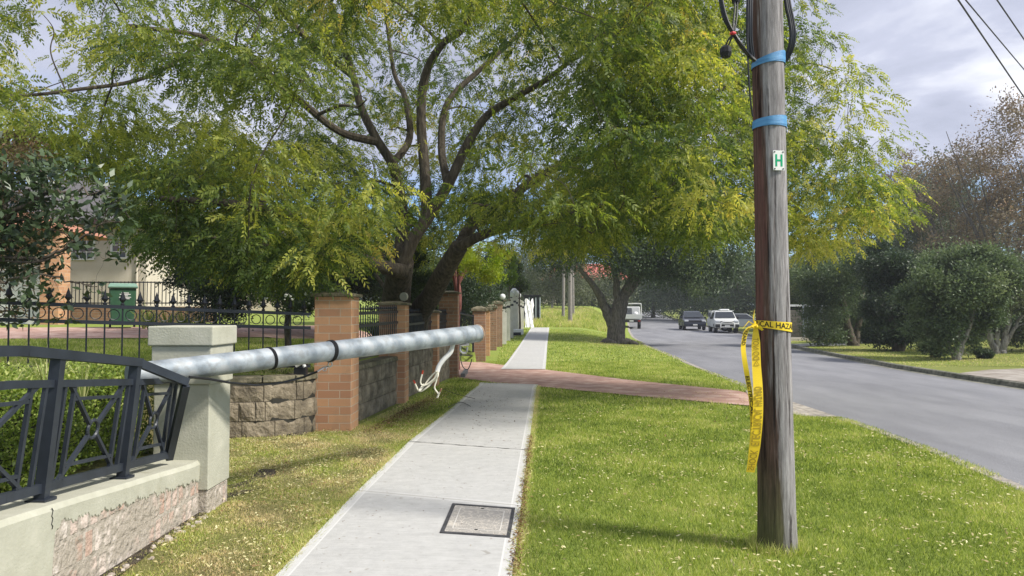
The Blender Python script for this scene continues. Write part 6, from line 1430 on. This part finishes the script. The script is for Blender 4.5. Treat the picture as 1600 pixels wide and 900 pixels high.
# ---------------------------------------------------------------- grass and litter
mgr = leafmat('grass_blade', [(0, (.055, .09, .018)), (.35, (.18, .25, .048)), (.6, (.35, .415, .09)), (.8, (.53, .54, .20)), (1, (.62, .52, .30))], trans=.4, rough=.6, spec=.15)
def blades(n, x0, x1, y0, y1, h, wd, p=1.0):
    y = y0 + (y1 - y0) * RNG.random(n) ** p; x = x0 + (x1 - x0) * RNG.random(n)
    pl_, pr_ = path_edges(y); XL = XLf(y); hit = (y > 3.2)
    driv = []
    # clear of the path
    ok = ~((x > pl_ - .01) & (x < pr_ + .012) & ((y < 16.25) | (y > 20.4)))
    near_d = np.interp(x, [-3, -1.3, -.4, .6, 2.5, 4.35, 5.2], [18.6, 18.0, 16.75, 15.85, 13.95, 12.35, 11.4]); far_d = np.interp(x, [-3.4, -1, -.1, .94, 2.8, 4.75, 5.2], [23.3, 23.6, 22.0, 20.5, 17.3, 14.75, 15.2])
    ok &= ~((y > near_d) & (y < far_d)); ok &= (x < XL + .015) | (x > XRf(y) + .15)
    ok &= ~((y < 6.3) & (x < WX + .015)); ok &= ~((y > 5.84) & (y < 6.32) & (x > PX - .38) & (x < PX + .08))
    ok &= ~((x < XBf(y) + .35) & (y > 9.2) & (y < 24))
    ok &= ~((x - PB.x) ** 2 + (y - PB.y) ** 2 < .135 ** 2)
    ok &= (np.abs(x) < .74 * y + .6)
    x, y = x[ok], y[ok]; return x, y
def add_blades(x, y, h, wd, lean=.6, dr=None, bright=0):
    n = len(x); dr = dryness(x, y); z = H(x, y); 
    patch = .5 + .28 * np.sin(x * 2.3 + np.sin(y * 1.7) * 2) * np.sin(y * 2.1 + 1) + .22 * np.sin(x * 7.1 + 2 * np.sin(y * 3.3)) * np.sin(y * 5.7 + x * 2) + .12 * np.sin(x * 17 + y * 5) * np.sin(y * 15 - x * 6)
    hh = h * RNG.uniform(.45, 1.15, n) * (1 - .55 * dr) * (.75 + .4 * patch); an = RNG.uniform(0, 2 * math.pi, n); ln = hh * lean * RNG.uniform(.3, 1.5, n)
    a2 = RNG.uniform(0, 2 * math.pi, n); w2 = wd * RNG.uniform(.7, 1.2, n)
    B = np.stack([x, y, z - .004], 1); Sv = np.stack([np.cos(a2), np.sin(a2), 0 * x], 1) * w2[:, None] / 2; Tp = B + np.stack([np.cos(an) * ln, np.sin(an) * ln, hh], 1)
    V = np.stack([B - Sv, B + Sv, Tp], 1); tint = .20 + .46 * patch + RNG.normal(size=n) * .19 + dr * .62 + bright + .08 * np.clip((y - 8) / 8, 0, 1); return V, tint
VV, TT = [], []
for (n, x0, x1, y0, y1, h, wd) in ((270000, -4.0, 4.6, 3.4, 7.2, .042, .0055), (190000, -4.0, 5.1, 7.2, 12, .048, .009), (90000, -2.0, 5.3, 12, 24, .055, .017), (30000, -.5, 7, 24, 48, .06, .035)):
    x, y = blades(n, x0, x1, y0, y1, h, wd); V, tt_ = add_blades(x, y, h, wd); VV.append(V); TT.append(tt_)
# edges of path and joints overgrown
y = RNG.uniform(3.4, 16, 16000); xl, xr = path_edges(y); x = np.where(RNG.random(16000) < .5, xl - RNG.uniform(-.02, .05, 16000), xr + RNG.uniform(-.02, .06, 16000)); V, tt_ = add_blades(x, y, .05, .007, 1.1); V[:, :, 2] += .015; VV.append(V); TT.append(tt_ + .1 * RNG.random(16000))
# round the wooden pole's foot
an = RNG.uniform(0, 6.28, 900); rr = RNG.uniform(.13, .2, 900); V, tt_ = add_blades(PB.x + np.cos(an) * rr, PB.y + np.sin(an) * rr, .10, .005, .5, bright=.15); VV.append(V); TT.append(tt_)
# yard lawn behind the spear fence and lawn across the road
n = 60000; x = RNG.uniform(-12, -2.6, n); y = RNG.uniform(8.2, 17.4, n); ok = (x < XBf(y) - .5) & (y > 7.2 + (x + 4) * -.1) & ((y > 9.6) | (x < -4.6)); V, tt_ = add_blades(x[ok], y[ok], .06, .016, bright=.06); VV.append(V); TT.append(tt_)
n = 30000; y = RNG.uniform(18, 42, n); x = XRf(y) + RNG.uniform(.2, 9, n); ok = ~(((y > 15.8) & (y < 21.5)) | ((y > 34) & (y < 39.5))); V, tt_ = add_blades(x[ok], y[ok], .05, .03); VV.append(V); TT.append(tt_)
g = quads('grass', np.concatenate(VV), np.concatenate(TT), mgr, nv=3); g['kind'] = 'stuff'; g['label'] = 'mown green grass of the verges and lawns'; g['category'] = 'grass'
# rough long grass on the rise past the path
n = 26000; x = RNG.uniform(-.5, 8.5, n); y = RNG.uniform(50.2, 72, n); ok = x < XLf(y) - 1.2; x, y = x[ok], y[ok]
cl_ = .5 + .5 * np.sin(x * 1.7 + y * .6) * np.sin(y * .9 - x * .5); V, tt_ = add_blades(x, y, .26, .05, .8); V[:, 2, 2] += .16 * cl_; g = quads('long_grass', V, tt_ + .06 + .14 * cl_, mgr, nv=3); g['kind'] = 'stuff'; g['label'] = 'rough long grass on the rise beyond the footpath'; g['category'] = 'grass'
# fallen leaves
mlit = leafmat('fallen_leaf', [(0, (.06, .03, .015)), (.35, (.22, .13, .06)), (.7, (.50, .45, .22)), (1, (.66, .62, .36))], trans=.15, rough=.7)
def litter(n, x0, x1, y0, y1, dens=None): 
    x = RNG.uniform(x0, x1, n); y = y0 + (y1 - y0) * RNG.random(n) ** 1.1; cn_ = .5 + .5 * np.sin(x * 3.1 + 2 * np.sin(y * 1.3)) * np.sin(y * 2.7 - x) ; ok = (RNG.random(n) < .15 + .85 * cn_ ** 1.5) & (np.abs(x) < .74 * y + .5) & ~((y < 6.3) & (x < WX + .03)) & ~((x < XBf(y) + .3) & (y > 9.2)) & ~((y > 5.84) & (y < 6.32) & (x > PX - .38) & (x < PX + .08)); return x[ok], y[ok]
Ls = []; Tt = []
def addlit(x, y, l, w_, t0, t1, dz=.03, flat=.25):
    n = len(x); pl_, pr_ = path_edges(y); onp_ = (x > pl_) & (x < pr_) & (y < 16.2); z = H(x, y) + np.where(onp_, .034, dz) 
    D = unit(np.stack([RNG.normal(size=n), RNG.normal(size=n), RNG.normal(size=n) * np.where(onp_, .05, flat)], 1)); Ls.append(leaf_quads(np.stack([x, y, z], 1), D, l * RNG.uniform(.6, 1.2, n), w_ * RNG.uniform(.7, 1.2, n), roll=np.tile([0, 0, 1.], (n, 1)) + RNG.normal(size=(n, 3)) * .25)); Tt.append(RNG.uniform(t0, t1, n))
x, y = litter(15000, -3.9, -.9, 3.4, 11); pl_, _ = path_edges(y); k = x < pl_; addlit(x[k], y[k], .034, .014, .3, 1)
x, y = litter(4500, 0, 5, 3.4, 9); _, pr_ = path_edges(y); k = x > pr_; addlit(x[k], y[k], .036, .015, .45, 1)
x, y = litter(2600, .3, 5, 8, 15); _, pr_ = path_edges(y); k = (x > pr_) & (x < XLf(y) - .1); addlit(x[k], y[k], .045, .02, .4, .9)
x, y = litter(900, -1.5, .6, 4, 16); addlit(x, y, .022, .007, 0, .5)
# twigs & dark litter where the wires came down
n = 260; y = RNG.normal(12.6, 1.9, n); x = -.45 + RNG.normal(size=n) * .25; k = (y < 16) & (y > 9); addlit(x[k], y[k], .03, .016, 0, .25)
n = 2600; y = RNG.normal(12, 1.5, n); x = -1.75 + (y - 12) * .1 + np.abs(RNG.normal(size=n)) * .2; k = (y > 9.8) & (y < 16); addlit(x[k], y[k], .035, .015, 0, .6)
# brown edging leaves against the path
n = 1500; y = RNG.uniform(3.6, 9.5, n); _, xr = path_edges(y); x = xr + RNG.normal(size=n) * .018 + .01; addlit(x, y, .035, .010, .05, .6, dz=.035, flat=.6)
g = quads('fallen_leaves', np.concatenate(Ls), np.concatenate(Tt), mlit); g['kind'] = 'stuff'; g['label'] = 'pale fallen leaves scattered on the lawn and path edge'; g['category'] = 'leaves'
# a few loose bits of cable on the path
mb = MB()
for P_ in ([(690, 610), (705, 616), (725, 622), (742, 626)], [(700, 640), (712, 634), (722, 632), (735, 638)]):
    mb.tube(spl([Vector((lambda q: (q.x, q.y, Hs(q.x, q.y) + .045))(at(px, py, 1848 / (py - 488)))) for px, py in P_]), .005, 5)
single('cable_scrap', mb, mcab, 'thin black cable scraps lying at the left edge of the near footpath', 'cable', smooth=True)

# ---------------------------------------------------------------- thin haze, added in place of lens veil
hm = bpy.data.materials.new('veil_haze'); hm.use_nodes = True; t = hm.node_tree; t.nodes.clear(); o_ = t.nodes.new('ShaderNodeOutputMaterial'); v_ = t.nodes.new('ShaderNodeVolumePrincipled')
v_.inputs['Color'].default_value = (.86, .9, 1, 1); v_.inputs['Density'].default_value = .0008; v_.inputs['Anisotropy'].default_value = .2; t.links.new(v_.outputs[0], o_.inputs['Volume'])
mb = MB(); mb.box((0, 140, 12), (520, 340, 30)); hz_ = single('haze', mb, hm, 'thin pale haze added to the street air in place of lens veil', 'haze', kind='stuff')
SC.cycles.volume_bounces = 0; SC.cycles.volume_step_rate = 10
